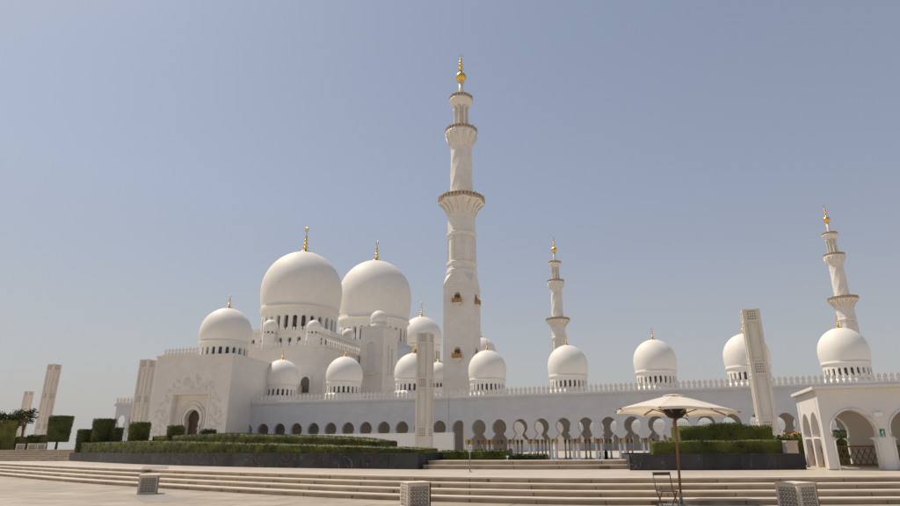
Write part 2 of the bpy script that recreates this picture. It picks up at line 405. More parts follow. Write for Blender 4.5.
# ------------------------------------------------------------------ planters and hedges
def planter(name, front, depth, z0, z1, label):
    t = thing(name, label, 'planter', (front[0].x, front[0].y, z0))
    back = offset(front, depth); o = Vector((front[0].x, front[0].y))
    w = .3; inn, bin_ = offset(front, w), offset(front, depth-w)
    mb = MB(); H = z1-z0
    ring = [p-o for p in front]+[p-o for p in back][::-1]
    # granite wall with a coping, soil inside
    n = len(ring)
    for i in range(n):
        a, b = ring[i], ring[(i+1) % n]
        mb.quad((*a, 0), (*b, 0), (*b, H), (*a, H))
    a, b, c, d = [p-o for p in front], [p-o for p in inn], [p-o for p in bin_], [p-o for p in back]
    for i in range(len(a)-1):
        mb.quad((*a[i], H), (*a[i+1], H), (*b[i+1], H), (*b[i], H)); mb.quad((*c[i], H), (*c[i+1], H), (*d[i+1], H), (*d[i], H))
        mb.quad((*b[i], H), (*b[i+1], H), (*b[i+1], H-.1), (*b[i], H-.1))
    mb.build('granite_wall', M['granite'], t)
    mb = MB()
    for i in range(len(a)-1): mb.quad((*b[i], H-.06), (*b[i+1], H-.06), (*c[i+1], H-.06), (*c[i], H-.06))
    mb.build('soil', M['soil'], t)
    return t
lf = spline([(-35.2, 55.6), (-28.3, 48.4), (-22, 42), (-15.6, 36.5), (-8.4, 31.5), (-2.3, 28.5)], 6)
planter('garden_planter', lf, 7.5, LZ, LZ+.68, 'long curved dark granite planter at the left, under the long low hedge')
def sub(path, i0, i1, off): return offset(path, off)[i0:i1]
n = len(lf)
pa = offset(lf, .55); hs = [.86-.62*(max(0, i/(n-1)-.35)/.65)**1.3 for i in range(n)]
tag(hedge_sweep(pa[1:], 1.3, hs[1:], LZ+.62).build('clipped_hedge', M['hedge']), 'long low clipped green hedge along the front edge of the curved left planter', 'hedge')
pa = offset(lf, 3.1)[7:27]; hs = [1.26]*10+[1.2, 1.15, 1.1, 1.06, 1.02, .98, .92, .85, .77, .62]
tag(hedge_sweep(pa, 1.6, hs, LZ+.62).build('clipped_hedge', M['hedge']), 'clipped hedge in the left planter, one tier above and behind the long low hedge', 'hedge')
rf = spline([(6.45, 25.6), (9.5, 25.1), (13.15, 24.9)], 5)
planter('garden_planter', rf, 5.2, LZ, LZ+.6, 'dark granite planter with white veins behind the cream parasol at the right')
pa = offset(rf, .5)
tag(hedge_sweep([p for p in pa[2:-2]]+[Vector((12.6, 25.42))], 1.2, [.55]*14, LZ+.55, dens=190, leaf=.034).build('clipped_hedge', M['hedge']), 'lower clipped hedge at the front of the dark right planter behind the parasol', 'hedge')
pa = [Vector((9.5, 28.3)), Vector((10.6, 28.2)), Vector((10.9, 28.15)), Vector((12.2, 28.0)), Vector((12.5, 28.0)), Vector((13.5, 27.9))]
tag(hedge_sweep(pa, 1.7, [1.20, 1.20, 1.32, 1.32, 1.20, 1.18], LZ+.55, dens=190, leaf=.034).build('clipped_hedge', M['hedge']), 'upper clipped hedge with a raised middle, behind the lower hedge of the right planter', 'hedge')
# bed behind the rim
mb = MB(); mb.prism([(-1.9, 30.3), (3.6, 29.0), (4.0, 31.5), (-1.6, 33)], GZ-.1, LZ+.33); struct('garden_bed', mb, M['soil'])
tag(hedge_sweep([Vector((-1.6, 30.7)), Vector((1.75, 29.8))], 1.5, [.42, .46], LZ+.32, dens=150, leaf=.05).build('clipped_hedge', M['hedge']), 'short low hedge beyond the middle steps, behind the small white signpost', 'hedge')
tag(hedge_sweep([Vector((1.95, 29.75)), Vector((3.5, 29.35))], 1.3, [.26, .22], LZ+.32, dens=150, leaf=.05).build('clipped_hedge', M['hedge_dark']), 'lowest dark strip of hedge beside the little white floodlight, in front of the arcade columns', 'hedge')
# topiaries: (px, top y, width px, Y, base z, kind, label)
def topiary(px, top, wpx, Y, zb, mm, label, trunk=0, square=False):
    c = at_Y(px, top, Y); k = (cos(PITCH)*Y)/F
    r = wpx*k/2; h = c.z-zb
    t = thing('topiary', label, 'topiary', (c.x, Y, zb), 0, 'clipped topiary shrubs at the left')
    topiary_cyl(r, h-trunk, square=square).build('crown', mm, t, (0, 0, trunk))
    mb = MB(); mb.tube([(0, 0, -.02), (0, 0, trunk+.3)], .13, 8, r2=.1); mb.build('trunk', M['bark'], t)
    return t
PZ = LZ+.62
topiary(62, 416.5, 21, 66, TZ-.005, M['hedge_dark'], 'tall dark drum shaped topiary on a short trunk, right of the nearer left pylon', trunk=.75)
topiary(86.5, 430, 15, 57, PZ, M['hedge_dark'], 'small drum shaped topiary left of the tall one, above the left end of the hedge')
topiary(105, 419.5, 20, 56, PZ, M['hedge_dark'], 'tall dark drum shaped topiary between two shorter ones in the left planter')
topiary(119, 428, 9, 55.5, PZ, M['hedge_dark'], 'narrow topiary tucked against the right side of the tall drum shaped one')
topiary(140.5, 423, 19.5, 49.5, PZ, M['hedge'], 'round topiary at the foot of the slim pylon beside the carved gateway')
topiary(176.5, 426.5, 16, 47, PZ, M['hedge'], 'low green topiary in front of the left jamb of the carved gateway')
topiary(208.5, 430, 14.5, 45.5, PZ, M['hedge_brown'], 'low brownish topiary in front of the right jamb of the carved gateway')
# box hedges on the terrace
def block_hedge(x0, x1, top, Y, zb, dep, mm, label):
    a, b = at_Y(x0, top, Y), at_Y(x1, top, Y)
    tag(hedge_sweep([Vector((a.x, Y)), Vector((b.x, Y))], dep, [a.z-zb, b.z-zb], zb, leaf=.1, dens=50).build('box_hedge', mm), label, 'hedge')
block_hedge(-34, 6, 420.5, 68, TZ-.01, 2, M['hedge'], 'tall green box hedge at the far left edge in front of the tree')
block_hedge(27, 42, 435.5, 72, TZ-.01, 1.2, M['hedge_dark'], 'low dark box hedge around the foot of the nearer left stone pylon')
block_hedge(15, 20, 437, 74, TZ-.01, 1.2, M['hedge_dark'], 'small dark box hedge at the foot of the farther left stone pylon')
block_hedge(774, 797, 437.5, 30.5, LZ+.3, 1.0, M['hedge'], 'small hedge behind the cream square pot next to the arched pavilion')
# trees at the far left
def tree(loc, h, cr, ntri, label, mm, sparse=False):
    t = thing('garden_tree', label, 'tree', loc)
    mb = MB(); mb.tube([(0, 0, -.05), (.1, 0, h*.35), (0, .1, h*.62)], .22, 8, r2=.09)
    tips = []
    for k in range(9):
        a = k*2.4; e = Vector((cos(a)*cr*.75, sin(a)*cr*.75, h*(.72+.028*k)))
        mb.tube([(0, .05, h*(.35+.03*k)), tuple(e*.5+Vector((0, 0, h*.29))), tuple(e)], .08, 6, r2=.02); tips.append(e)
    mb.build('trunk', M['bark'], t)
    mb = MB(); pts = []
    for e in tips:
        for _ in range(ntri):
            d = Vector((random.gauss(0, 1), random.gauss(0, 1), random.gauss(0, .7)))
            p = e+d*cr*.24; pts.append((p, d.normalized()))
    add_leaves(mb, pts, .16); mb.build('crown', mm, t)
p = at_Y(10, 414, 84); tree((p.x, 84, TZ-.005), p.z-TZ, 1.4, 260, 'dark leafy tree whose top shows above the tall box hedge at the far left', M['hedge_dark'])
p = at_Y(27, 409, 82); tree((p.x, 82, TZ-.005), p.z-TZ, 1.0, 60, 'thin sparse tree standing in front of the farther left pylon', M['hedge_dark'])
# square pot and flowers near the pavilion
a = at_Y(790, 452, 27.9)
t = thing('flower_pot', 'cream square stone pot at the right end of the dark planter beside the pavilion', 'pot', (a.x, 28, LZ-.002), .2)
mb = MB(); mb.box(-.27, .27, -.27, .27, 0, 1.02, taper=1.03); mb.box(-.31, .31, -.31, .31, 1.02, 1.1); mb.build('pot_body', M['stone'], t)
mb = MB(); mb.box(-.25, .25, -.25, .25, 1.09, 1.115); mb.build('soil', M['soil'], t)
a = at_Y(798, 433.5, 33)
t = thing('flowering_bush', 'bush with orange flowers behind the dark planter beside the pavilion', 'bush', (a.x, 33, GZ))
mb = topiary_cyl(.62, a.z-GZ-.06, dens=90, leaf=.07); mb.build('foliage', M['hedge'], t)
mb = MB(); pts = []
for _ in range(130):
    x, y = random.uniform(-.5, .5), random.uniform(-.5, .5); pts.append((Vector((x, y, a.z-GZ-.05+random.uniform(-.05, .05))), Vector((0, 0, 1))))
add_leaves(mb, pts, .08); mb.build('flowers', M['flower'], t)

# ------------------------------------------------------------------ domes
def finial(mb, h, r, mi=0):
    prof = [(r*1.0, 0), (r*.9, h*.03), (r*.35, h*.06), (r*.25, h*.12)]
    for z, q in ((.2, .42), (.34, .34), (.47, .26), (.58, .18)):
        prof += [(r*.12, h*(z-.06)), (r*q*.8, h*(z-.03)), (r*q, h*z), (r*q*.8, h*(z+.03)), (r*.12, h*(z+.055))]
    prof += [(r*.07, h*.68), (r*.05, h*.78), (0.0, h*.8)]
    mb.lathe(prof, 14, mi=mi)
    mb_c = [(r*.22*cos(a), 0, h*.89+h*.095*sin(a)) for a in [radians(-250+ k*32) for k in range(11)]]
    mb.tube(mb_c, h*.018, 6, mi=mi)
def dome(parent, x, y, z, R, ring=True, nwin=22, finh=None, drum=.72, win=True, seg=64, zc=.45, name='dome'):
    """z = height of the lip where the shell starts"""
    mb = MB(); ze, top = (zc-.07)*R, 1.07*R
    prof = [(R*.91, -.035*R), (R*.965, -.03*R), (R*.975, .0), (R*.94, .03*R)]
    for k in range(1, 7): prof.append((R*(1-.06*(1-k/6)**2), .03*R+(ze-.03*R)*k/6))
    for k in range(1, 25):
        a = pi/2*k/24; prof.append((R*cos(a)**.985 if k < 24 else 0, ze+top*sin(a)*(.985+.015*sin(a)**8)))
    mb.lathe(prof, seg); d = mb.build(name, M['dome'], parent, (x, y, z))
    mb = MB(); r0, r1 = R*.91, R*.81; H = drum*R
    if win:
        zt = -.23*R; zb = -H*.89; s = 2*pi/nwin; o = s*.25
        cyl = lambda th, rr, zz: (rr*cos(th), rr*sin(th), zz)
        zs = zt-o*R*.9
        arch_wall(mb, [s*k for k in range(nwin)], s, -.035*R, [(zb, o), (zs, o), (zs+(zt-zs)*.5, o*.85), (zs+(zt-zs)*.85, o*.5), (zt, 0)], r0, r1, cyl=cyl)
        mb.lathe([(R*.935, -H), (R*.935, zb-.02*R), (R*.91, zb)], 48)
        mb.build('drum', M['dome'], d)
        mb = MB(); mb.lathe([(r1-.02*R, zb), (r1-.02*R, -.05*R)], 40); mb.build('window_band', M['glass'], d)
    else:
        mb.lathe([(R*.9, -H), (R*.9, -.035*R)], 32); mb.build('drum', M['dome'], d)
    if finh:
        mb = MB(); finial(mb, finh, R*.16); f = mb.build('finial', M['gold'], d, (0, 0, R*(zc+1.0)))
    return d
def merlons(mb, x0, x1, y, z, sp, h, th=.16, dirx=True):
    n = max(1, int(round((x1-x0)/sp))); sp = (x1-x0)/n
    sh = [(.26, 0), (.26, .22), (.16, .34), (.30, .52), (.27, .70), (.10, .86), (0, 1.0)]
    for k in range(n):
        c = x0+sp*(k+.5); pts = [(-a*sp*1.35, b*h) for a, b in sh]+[(a*sp*1.35, b*h) for a, b in sh[-2::-1]]
        i = len(mb.v); m = len(pts)
        for yy in (y-th/2, y+th/2):
            for a, b in pts: mb.v.append((c+a, yy, z+b) if dirx else (yy, c+a, z+b))
        mb.face([i+k2 for k2 in range(m)]); mb.face([i+m+k2 for k2 in range(m)][::-1])
        for k2 in range(m): mb.face((i+k2, i+(k2+1) % m, i+m+(k2+1) % m, i+m+k2))

# ------------------------------------------------------------------ arcades
SR, SL, D0 = .36, .24, 118.0
def on_line(px, s):            # point of the facade line Y = D0 - s X seen at pixel column px (at cornice height)
    d = ray(px, 425); t = (D0+(.43 if s == SL else 0))/(d.y+s*d.x); return Vector((d.x*t, d.y*t))
HC, HA = 8.35+EYE-GZ, 4.72+EYE-GZ       # cornice and arch top above arcade floor
ZCAP = 1.08+EYE-GZ; ZN = 2.1+EYE-GZ; RB = 1.36
def column(parent, x, y, cap_top, r=.225, cap=None):
    mb = MB(); zc = cap_top-.80
    mb.lathe([(r*1.9, 0), (r*1.9, .12), (r*1.35, .3), (r*1.1, .55), (r, .7), (r*.92, zc)], 12)
    c = mb.build('column', M['court'], parent, (x, y, 0))
    mb = MB(); mb.lathe([(r*.95, zc), (r*1.15, zc+.08), (r*1.0, zc+.16), (r*1.35, zc+.26), (r*1.15, zc+.36), (r*1.55, zc+.50), (r*1.3, zc+.58), (r*1.6, zc+.72), (r*1.4, cap_top)], 12, mod=lambda a, z: 1+.12*cos(6*a))
    k = mb.build('capital', M[cap] if cap else random.choice((M['capital'], M['russet'], M['old_gold'])), c)
    return c
class Arc: pass
def arcade(label, s, pxa, pxb, nspan, ka, kb, depth, solid_to=None, ends=(True, True)):
    """bay centres from arch 0 at column pxa to arch nspan at pxb; builds bays ka..kb"""
    A, B = on_line(pxa, s), on_line(pxb, s)
    th = atan(s); d = Vector((cos(th), -sin(th)))
    sp = (B-A).length/nspan
    t = thing('arcade', label, 'arcade', (A.x, A.y, GZ), -th)
    cs = [sp*k for k in range(ka, kb+1)]; x0, x1 = cs[0]-sp/2, cs[-1]+sp/2
    prof = horseshoe(ZCAP, sp/2-.42, ZN, RB*sp/3.9, HA-RB*sp/3.9*1.06)
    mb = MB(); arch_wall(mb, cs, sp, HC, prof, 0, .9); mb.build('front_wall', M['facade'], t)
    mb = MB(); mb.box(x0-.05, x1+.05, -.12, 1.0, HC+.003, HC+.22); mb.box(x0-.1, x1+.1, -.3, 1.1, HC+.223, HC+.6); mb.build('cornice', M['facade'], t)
    mb = MB(); mb.box(x0-.1, x1+.1, -.1, .25, HC+.603, HC+.8); merlons(mb, x0, x1, .07, HC+.8, .87, 1.35); mb.build('parapet', M['marble'], t)
    mb = MB(); mb.box(x0, x1, 1.0, depth, HC-.4, HC+.3); mb.build('roof', M['inner'], t)
    mb = MB(); mb.box(x0-.5, x1+.5, -1.0, depth+1, -.25, .004); mb.build('floor', M['step'], t)
    # inner rows
    for yy in (depth-1.0,):
        c2 = cs
        if yy > depth*.6 and solid_to is not None:
            c2 = [c for c in cs if c > solid_to*sp+1e-3]
            xs = solid_to*sp+sp/2
            mb = MB(); mb.box(x0, xs, yy+.004, yy+.7, 0, HC-.4); mb.build('rear_wall', M['inner'], t)
        if c2:
            mb = MB(); arch_wall(mb, c2, sp, HC-.4, prof, yy, yy+.6); mb.build('inner_wall', M['inner'], t)
    R = Arc(); R.t = t; R.cs = cs; R.sp = sp; R.th = th; R.A = A; R.d = d; R.x0 = x0; R.x1 = x1
    return R
def local_x(R, px, py, yloc):     # x along the wing of the pixel ray where it meets the plane at depth yloc; also height
    n = Vector((-R.d.y, R.d.x)); q = R.A+n*yloc; dd = ray(px, py)
    tt = (q.dot(n))/(dd.x*n.x+dd.y*n.y); p = Vector((dd.x*tt, dd.y*tt))
    return (p-R.A).dot(R.d), EYE+dd.z*tt
RW = arcade('long pale right-hand arcade wing with five white domes in a row behind its pointed parapet', SR, 458.8, 656.4, 9, 0, 26, 14, solid_to=1)
piers = [RW.cs[0]-RW.sp/2]+[c+RW.sp/2 for c in RW.cs]
for i, x in enumerate(piers[:20]):
    for dx in (-.42, .42):
        for y in ((.45,) if i > 12 else (.28, .72)): column(RW.t, x+dx, y, ZCAP)
for i, x in enumerate(piers[4:18]):
    for dx in (-.42, .42): column(RW.t, x+dx, 13.3, ZCAP, .18)
for x in piers[1:5]:
    for dx in (-.42, .42): column(RW.t, x+dx, 6.8, ZCAP, .18)
dz = []
for px, py in ((487, 350), (566.5, 345), (652.5, 339.3), (743, 333.3), (838.5, 327.5)):
    x, z = local_x(RW, px, py, 11.0); dz.append((x, z))
zm = sum(z for x, z in dz)/len(dz)
RD = 4.02
for i, (x, z) in enumerate(dz):
    zz = zm*.3+z*.7-GZ
    dome(RW.t, x, 11.0, zz-RD*1.60, RD, nwin=24, finh=2.4, zc=.58, drum=.66)
    mb = MB(); mb.lathe([(RD*.97, HC+.31), (RD*.95, zz-RD*2.265)], 48, cx=x, cy=11); mb.build('dome_base', M['marble'], RW.t)

LW = arcade('left-hand arcade wing with three white domes, between the carved gateway and the central stone pylon', SL, 246.8, 439.3, 11, 0, 11, 12, solid_to=11)
for c in [LW.cs[0]-LW.sp/2]+[c+LW.sp/2 for c in LW.cs[:-1]]:
    column(LW.t, c-.4, .45, ZCAP); column(LW.t, c+.4, .45, ZCAP)
for px, py, w in ((282.5, 359.4, 37), (345.5, 356.3, 37.5), (413.5, 353, 38.5)):
    x, z = local_x(LW, px, py, 9.0); dd = (LW.A+LW.d*x).y+9
    r = w/2/F*(dd*.952+4)/1.03
    dome(LW.t, x, 9.0, z-GZ-r*1.47, r, nwin=22, finh=2.5)
    mb = MB(); mb.lathe([(r*.97, HC+.31), (r*.97, z-GZ-r*2.05)], 48, cx=x, cy=9); mb.build('dome_base', M['marble'], LW.t)
# white screen wall in front of the left wing
s0, s1 = at_Y(238, 440, 118), at_Y(453, 440, 110)
L = (s1-s0).length; thS = math.atan2(s1.y-s0.y, s1.x-s0.x)
t = thing('screen_wall', 'low white screen wall with a row of small arched openings under the left arcade', 'wall', (s0.x, s0.y, GZ), thS)
H = at_Y(400, 433.3, 112).z-GZ; sp = 1.95; nb = int((L-4)/sp)
mb = MB(); arch_wall(mb, [sp*(k+.5) for k in range(nb)], sp, H-.25, [(0, 0), (.9, 0), (.9, .5)] + round_arch(.9, 1.5, .5)[1:], 0, .4)
mb.box(sp*nb+.003, L, 0, .4, 0, .3); 
sp2 = (L-sp*nb)/6; arch_wall(mb, [sp*nb+.003+sp2*(k+.5) for k in range(6)], sp2, H-.25, [(.303, .18), (1.5, .18), (1.62, 0)], 0, .4)
mb.build('wall_body', M['white'], t)
mb = MB(); mb.box(-.1, L+.1, -.1, .5, H-.247, H); mb.build('coping', M['white'], t)
mb = MB(); mb.box(0.02, L-.02, 1.5, 1.6, .02, H-.6); mb.build('inner_lining', M['inner'], t)

# far-left wing behind the gateway
s = .22
A = at_Y(117, 404, 128); th = atan(s)
t = thing('arcade', 'short far-left arcade wing behind the slim pylon left of the gateway', 'arcade', (A.x, A.y, GZ), -th)
sp = 2.9; prof = horseshoe(6.2, 1.1, 7.3, 1.05, 8.1)
hh = A.z-GZ-.5
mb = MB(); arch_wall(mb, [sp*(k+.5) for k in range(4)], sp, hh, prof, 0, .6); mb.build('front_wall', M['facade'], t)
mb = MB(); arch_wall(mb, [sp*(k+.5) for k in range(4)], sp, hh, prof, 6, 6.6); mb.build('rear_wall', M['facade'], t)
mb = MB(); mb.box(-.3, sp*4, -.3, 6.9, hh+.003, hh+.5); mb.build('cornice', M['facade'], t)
mb = MB(); merlons(mb, -.2, sp*4, -.1, hh+.503, .87, 1.3); merlons(mb, 0, 6.5, -.15, hh+.503, .87, 1.3, dirx=False); mb.build('parapet', M['marble'], t)
for k in range(5): 
    for y in (.3, 6.3): column(t, min(max(sp*k, .2), sp*4-.2), y, 6.2, .3, 'marble')

# ------------------------------------------------------------------ carved gateway block
a, b = at_Y(157.5, 358, 124.5), None
t_ = .20; th = atan(t_); d = Vector((cos(th), -sin(th)))
r2 = ray(233.5, 355.5); q = Vector((a.x, a.y)); nrm = Vector((sin(th), cos(th)))
k = q.dot(nrm)/(r2.x*nrm.x+r2.y*nrm.y); W = (Vector((r2.x*k, r2.y*k))-q).dot(d); Hb = a.z-GZ
t = thing('gateway', 'carved white gateway block with floral relief, a recessed arched door and a dome behind', 'gateway', (a.x, a.y, GZ), -th)
def lx(px, py):
    rr = ray(px, py); k = q.dot(nrm)/(rr.x*nrm.x+rr.y*nrm.y); p = Vector((rr.x*k, rr.y*k)); return (p-q).dot(d), EYE+rr.z*k-GZ
fx0, fz1 = lx(174, 395); fx1, _ = lx(208, 395); fc = (fx0+fx1)/2; fw = (fx1-fx0)/2
dep = 16
mb = MB()
arch_wall(mb, [fc], 2*fw+.001, fz1, [(0, fw), (fz1, fw)], 0, 1.2)
mb.box(0, fc-fw-.002, 0, dep, 0, fz1); mb.box(fc+fw+.002, W, 0, dep, 0, fz1); mb.box(0, W, 0, dep, fz1+.001, Hb)
mb.build('block_walls', M['marble'], t)
dx, dzz = lx(193.5, 411); dw = .062*(125)*.16/.16
ow = 1.5; oz = dzz
mb = MB(); arch_wall(mb, [fc], 2*fw-.01, fz1-.01, [(0, ow), (oz-2.6, ow)]+[(z, o) for z, o in horseshoe(0, 0, oz-2.2, ow*1.12, oz-1.4)[1:]], 1.2, 2.6)
mb.build('recess_panel', M['marble'], t)
mb = MB()
for rr, y in ((ow*1.55, 1.05), (ow*1.95, 1.12)):
    pts = [(fc+rr*cos(x), y, oz-1.5+rr*1.15*sin(x)) for x in [radians(-50+ 10*k) for k in range(29)]]
    mb.tube([(fc+rr*.8, y, 0.0), (fc+rr*.8, y, oz-2.6)]+pts+[(fc-rr*.8, y, oz-2.6), (fc-rr*.8, y, 0)], .12, 6)
mb.build('arch_moulding', M['marble'], t)
mb = MB(); mb.box(fc-fw+.01, fc+fw-.01, 2.605, 2.8, 0, oz+1)
for k in range(5): mb.box(fc-1.1+k*.5, fc-1.04+k*.5, 2.55, 2.602, 0, oz)
for k in range(8): mb.box(fc-1.1, fc+1.1, 2.555, 2.601, k*.6, k*.6+.06)
mb.build('door', M['door'], t)
mb = MB()
for x0, x1, z0, z1 in ((fc-fw-.5, fc-fw-.2, 0, fz1+.5), (fc+fw+.2, fc+fw+.5, 0, fz1+.5), (fc-fw-.199, fc+fw+.199, fz1+.2, fz1+.5)): mb.box(x0, x1, -.12, -.002, z0, z1)
mb.build('recess_frame', M['marble'], t)
# floral relief: curling stems with leaves round the recess
mb = MB(); rnd = random.Random(3)
def petal(c, ang, L, w, y0=-.012, y1=-.075):
    d = Vector((cos(ang), 0, sin(ang))); n = Vector((-sin(ang), 0, cos(ang))); b0, e0 = Vector((c[0], y0, c[1])), Vector((c[0], y0, c[1]))+d*L
    m0 = Vector((c[0], y1, c[1]))+d*L*.5; l0, r0 = Vector((c[0], y0, c[1]))+d*L*.45+n*w, Vector((c[0], y0, c[1]))+d*L*.45-n*w
    i = len(mb.v); mb.v += [tuple(v) for v in (b0, l0, e0, r0, m0)]
    for q_ in ((0, 1, 4), (1, 2, 4), (2, 3, 4), (3, 0, 4)): mb.face([i+k for k in q_])
def spray(cx, cz, L, ang):
    pts = []; x, z, a_ = cx, cz, ang; cur = rnd.choice((-1, 1))*rnd.uniform(.10, .26); n = 10
    for k in range(n):
        pts.append((x, -.02, z)); x += cos(a_)*L/n; z += sin(a_)*L/n; a_ += cur
        for sg in (-1, 1):
            if 1 < x < W-1 and rnd.random() < .8: petal((x, z), a_+sg*.95, rnd.uniform(.26, .44), .07)
    mb.tube(pts, .045, 5, r2=.02)
    for k in range(7): petal((x, z), k*2*pi/7+ang, .40, .09)
for ring_, cnt in ((0, 26), (1, 30), (2, 22)):
    for k in range(cnt):
        u = (k+.5+rnd.uniform(-.3, .3))/cnt; ang = radians(198-216*u)
        ex = fc+cos(ang)*(fw+.7+ring_*1.05); ez = fz1*.60+sin(ang)*(fz1*.40+.9+ring_*1.0)
        ex = min(max(ex, 1.4), W-1.4); ez = max(ez, 1.5)
        if abs(ex-fc) < fw+.6 and ez < fz1+.75: continue
        spray(ex, ez, rnd.uniform(.8, 1.3), ang+rnd.uniform(-.7, .7))
mb.build('floral_relief', M['marble'], t)
mb = MB(); mb.box(-.15, W+.15, -.15, dep+.1, Hb+.003, Hb+.35); mb.build('cornice', M['marble'], t)
rr = ray(229, 308); yb = 9.5; kk = (q.dot(nrm)+yb)/(rr.x*nrm.x+rr.y*nrm.y); P3 = Vector((rr.x*kk, rr.y*kk)); gx = (P3-q).dot(d); gz = EYE+rr.z*kk-GZ
gr = 26.3/F*(P3.y*.952+.306*24)/1.06
mb = MB(); mb.box(gx-gr*1.05, gx+gr*1.05, yb-gr*1.05, yb+gr*1.05, Hb-3, gz-gr*2.05); mb.build('dome_base', M['marble'], t)
dome(t, gx, yb, gz-gr*1.47, gr, nwin=22, finh=3.2, drum=.60)
mb = MB(); mb.box(W*.4, W-.6, dep+.2, 34, 0, Hb-3.2); mb.build('link_building', M['marble'], t)

# ------------------------------------------------------------------ prayer hall
HT = TH
org = Vector((-50.0, 185.0))
# refit the near big dome to its place
c1 = at_Y(305.3, 252.5, 185); org = Vector((c1.x, c1.y))
t = thing('prayer_hall', 'great white prayer hall with three huge domes and small turret domes rising behind the arcade', 'mosque hall', (org.x, org.y, GZ), -HT)
d_, n_ = dv, du
def hall(px, py, Y):            # pixel -> hall local x, y, z at depth Y
    p = at_Y(px, py, Y); w = Vector((p.x, p.y))-org; return w.dot(d_), w.dot(n_), p.z-GZ
xw = hall(325, 347, 151); HH = xw[2]; yf = xw[1]; xr = xw[0]
mb = MB(); mb.box(xr-50, xr, yf, 215, 0, HH)
mb.build('hall_walls', M['marble'], t)
mb = MB(); mb.box(xr-50.3, xr+.3, yf-.3, 215, HH+.003, HH+.5); mb.build('cornice', M['marble'], t)
mb = MB(); merlons(mb, xr-50, xr, yf-.05, HH+.503, 1.15, 1.7); merlons(mb, yf+.5, 214, xr+.05, HH+.503, 1.15, 1.7, dirx=False); mb.build('parapet', M['marble'], t)
# tier below dome one: windowed storey
tt = hall(318, 334, 165); HT2 = tt[2]
tx0, tx1, ty0, ty1 = -17.5, 17.5, -20, 20
mb = MB(); nb = 12; sp = (tx1-tx0)/nb
arch_wall(mb, [tx0+sp*(k+.5) for k in range(nb)], sp, HT2, [(HH, 0), (HH+2.5, 0), (HH+2.5, .55)]+round_arch(HH+2.5, HH+4.1, .55)[1:], ty0, ty0+.8)
mb.box(tx0, tx1, ty0+1.2, ty1, HH, HT2-.01)
nb2 = 14; sp3 = (ty1-ty0)/nb2
mb.build('upper_storey', M['marble'], t)
mb = MB(); mb.box(tx0+.1, tx1-.1, ty0+.85, ty0+1.15, HH, HT2-.1)
for k in range(nb2): mb.box(tx1-.02, tx1+.02, ty0+sp3*(k+.25), ty0+sp3*(k+.65), HH+2.5, HH+4.6)
mb.build('window_band', M['glass'], t)
mb = MB(); mb.box(tx0-.4, tx1+.4, ty0-.4, ty1+.4, HT2+.003, HT2+.5); mb.build('storey_cornice', M['marble'], t)
mb = MB(); merlons(mb, tx0, tx1, ty0-.2, HT2+.503, 1.1, 1.2); merlons(mb, ty0, ty1, tx1+.2, HT2+.503, 1.1, 1.2, dirx=False); mb.build('storey_parapet', M['marble'], t)
def turret(px, top, wpx, Y, zb):
    x, y, z = hall(px, top, Y); r = wpx/2/F*(Y*.952+.306*30)/1.03
    dome(t, x, y, z-r*1.47, r, nwin=10, drum=.55, seg=32, name='turret_dome')
    mb = MB(); mb.lathe([(r*1.02, zb), (r*1.02, z-r*2.05), (r*.93, z-r*2.0)], 8, cx=x, cy=y, smooth=False, rot=pi/8); mb.build('turret_base', M['marble'], t)
turret(271.5, 319.5, 15.5, 164, HH)
turret(314.5, 320, 15, 160, HH)
turret(257, 333, 9, 172, HH)
turret(349, 328.5, 13.5, 196, HH)
# three great domes
def great(px, top, wpx, Y, nw, finh, drum=.70, zc=.45):
    x, y, z = hall(px, top, Y); r = wpx/2/F*(Y*.952+.306*(z*.75))/1.035
    dome(t, x, y, z-r*(1.02+zc), r, nwin=nw, finh=finh, drum=drum, zc=zc)
    mb = MB(); zt = z-r*(1.02+zc+drum)-.01
    mb.lathe([(r*1.12, HH+.51), (r*1.12, zt-r*.03), (r*.96, zt)], 48, cx=x, cy=y); mb.build('dome_plinth', M['marble'], t)
    return x, y, z, r
great(305.3, 252.3, 81.5, 185, 28, 9.0, drum=.66, zc=.58)
great(376.5, 260.8, 75, 262, 30, 10.0, drum=.66, zc=.76)
great(421.5, 316.5, 43.5, 349, 26, 9.0)
# niche door on the front of the hall
x, y, z = hall(306, 393, 151+2); x2, y2, z2 = hall(306, 377, 153)
nw_ = 1.25
mb = MB(); arch_wall(mb, [x], 2*nw_+.9, z2+.5, round_arch(z, z2-1.4, nw_), yf-.25, yf-.003); mb.build('niche_frame', M['marble'], t)
mb = MB(); mb.box(x-nw_-.1, x+nw_+.1, yf-.06, yf-.004, z, z2); mb.build('niche_opening', M['glass'], t)
# arched corner tower
cx, cy, cz = hall(384, 327, 166); wT, dT = 7.0, 9.5
mb = MB(); mb.box(cx-wT, cx, cy, cy+dT, 0, cz); mb.build('corner_tower', M['marble'], t)
mb = MB(); mb.box(cx-wT-.25, cx+.25, cy-.25, cy+dT+.2, cz+.003, cz+.5); mb.build('tower_cornice', M['marble'], t)
ax, ay, az0 = hall(372.5, 373, 167); az1 = hall(372.5, 342, 167)[2]; ax = cx-wT/2; ow = 1.25
mb = MB()
pf = [(az0, ow), (az1-2.7, ow), (az1-2.6, ow*.9)]+horseshoe(0, 0, az1-2.35, ow*1.08, az1-1.5)[1:]
arch_wall(mb, [ax], wT-.8, az1+1.2, pf, cy-.35, cy-.004)
mb.box(ax-ow-.4, ax+ow+.4, cy-.6, cy-.353, az0-.5, az0); 
mb.build('arched_panel', M['marble'], t)
mb = MB(); mb.box(ax-ow-.1, ax+ow+.1, cy-.08, cy-.005, az0, az1-.2); mb.box(cx+.004, cx+.06, cy+dT/2-1.2, cy+dT/2+1.2, az0, az1-1.5); mb.build('blind_window', M['inner'], t)
mb = MB()
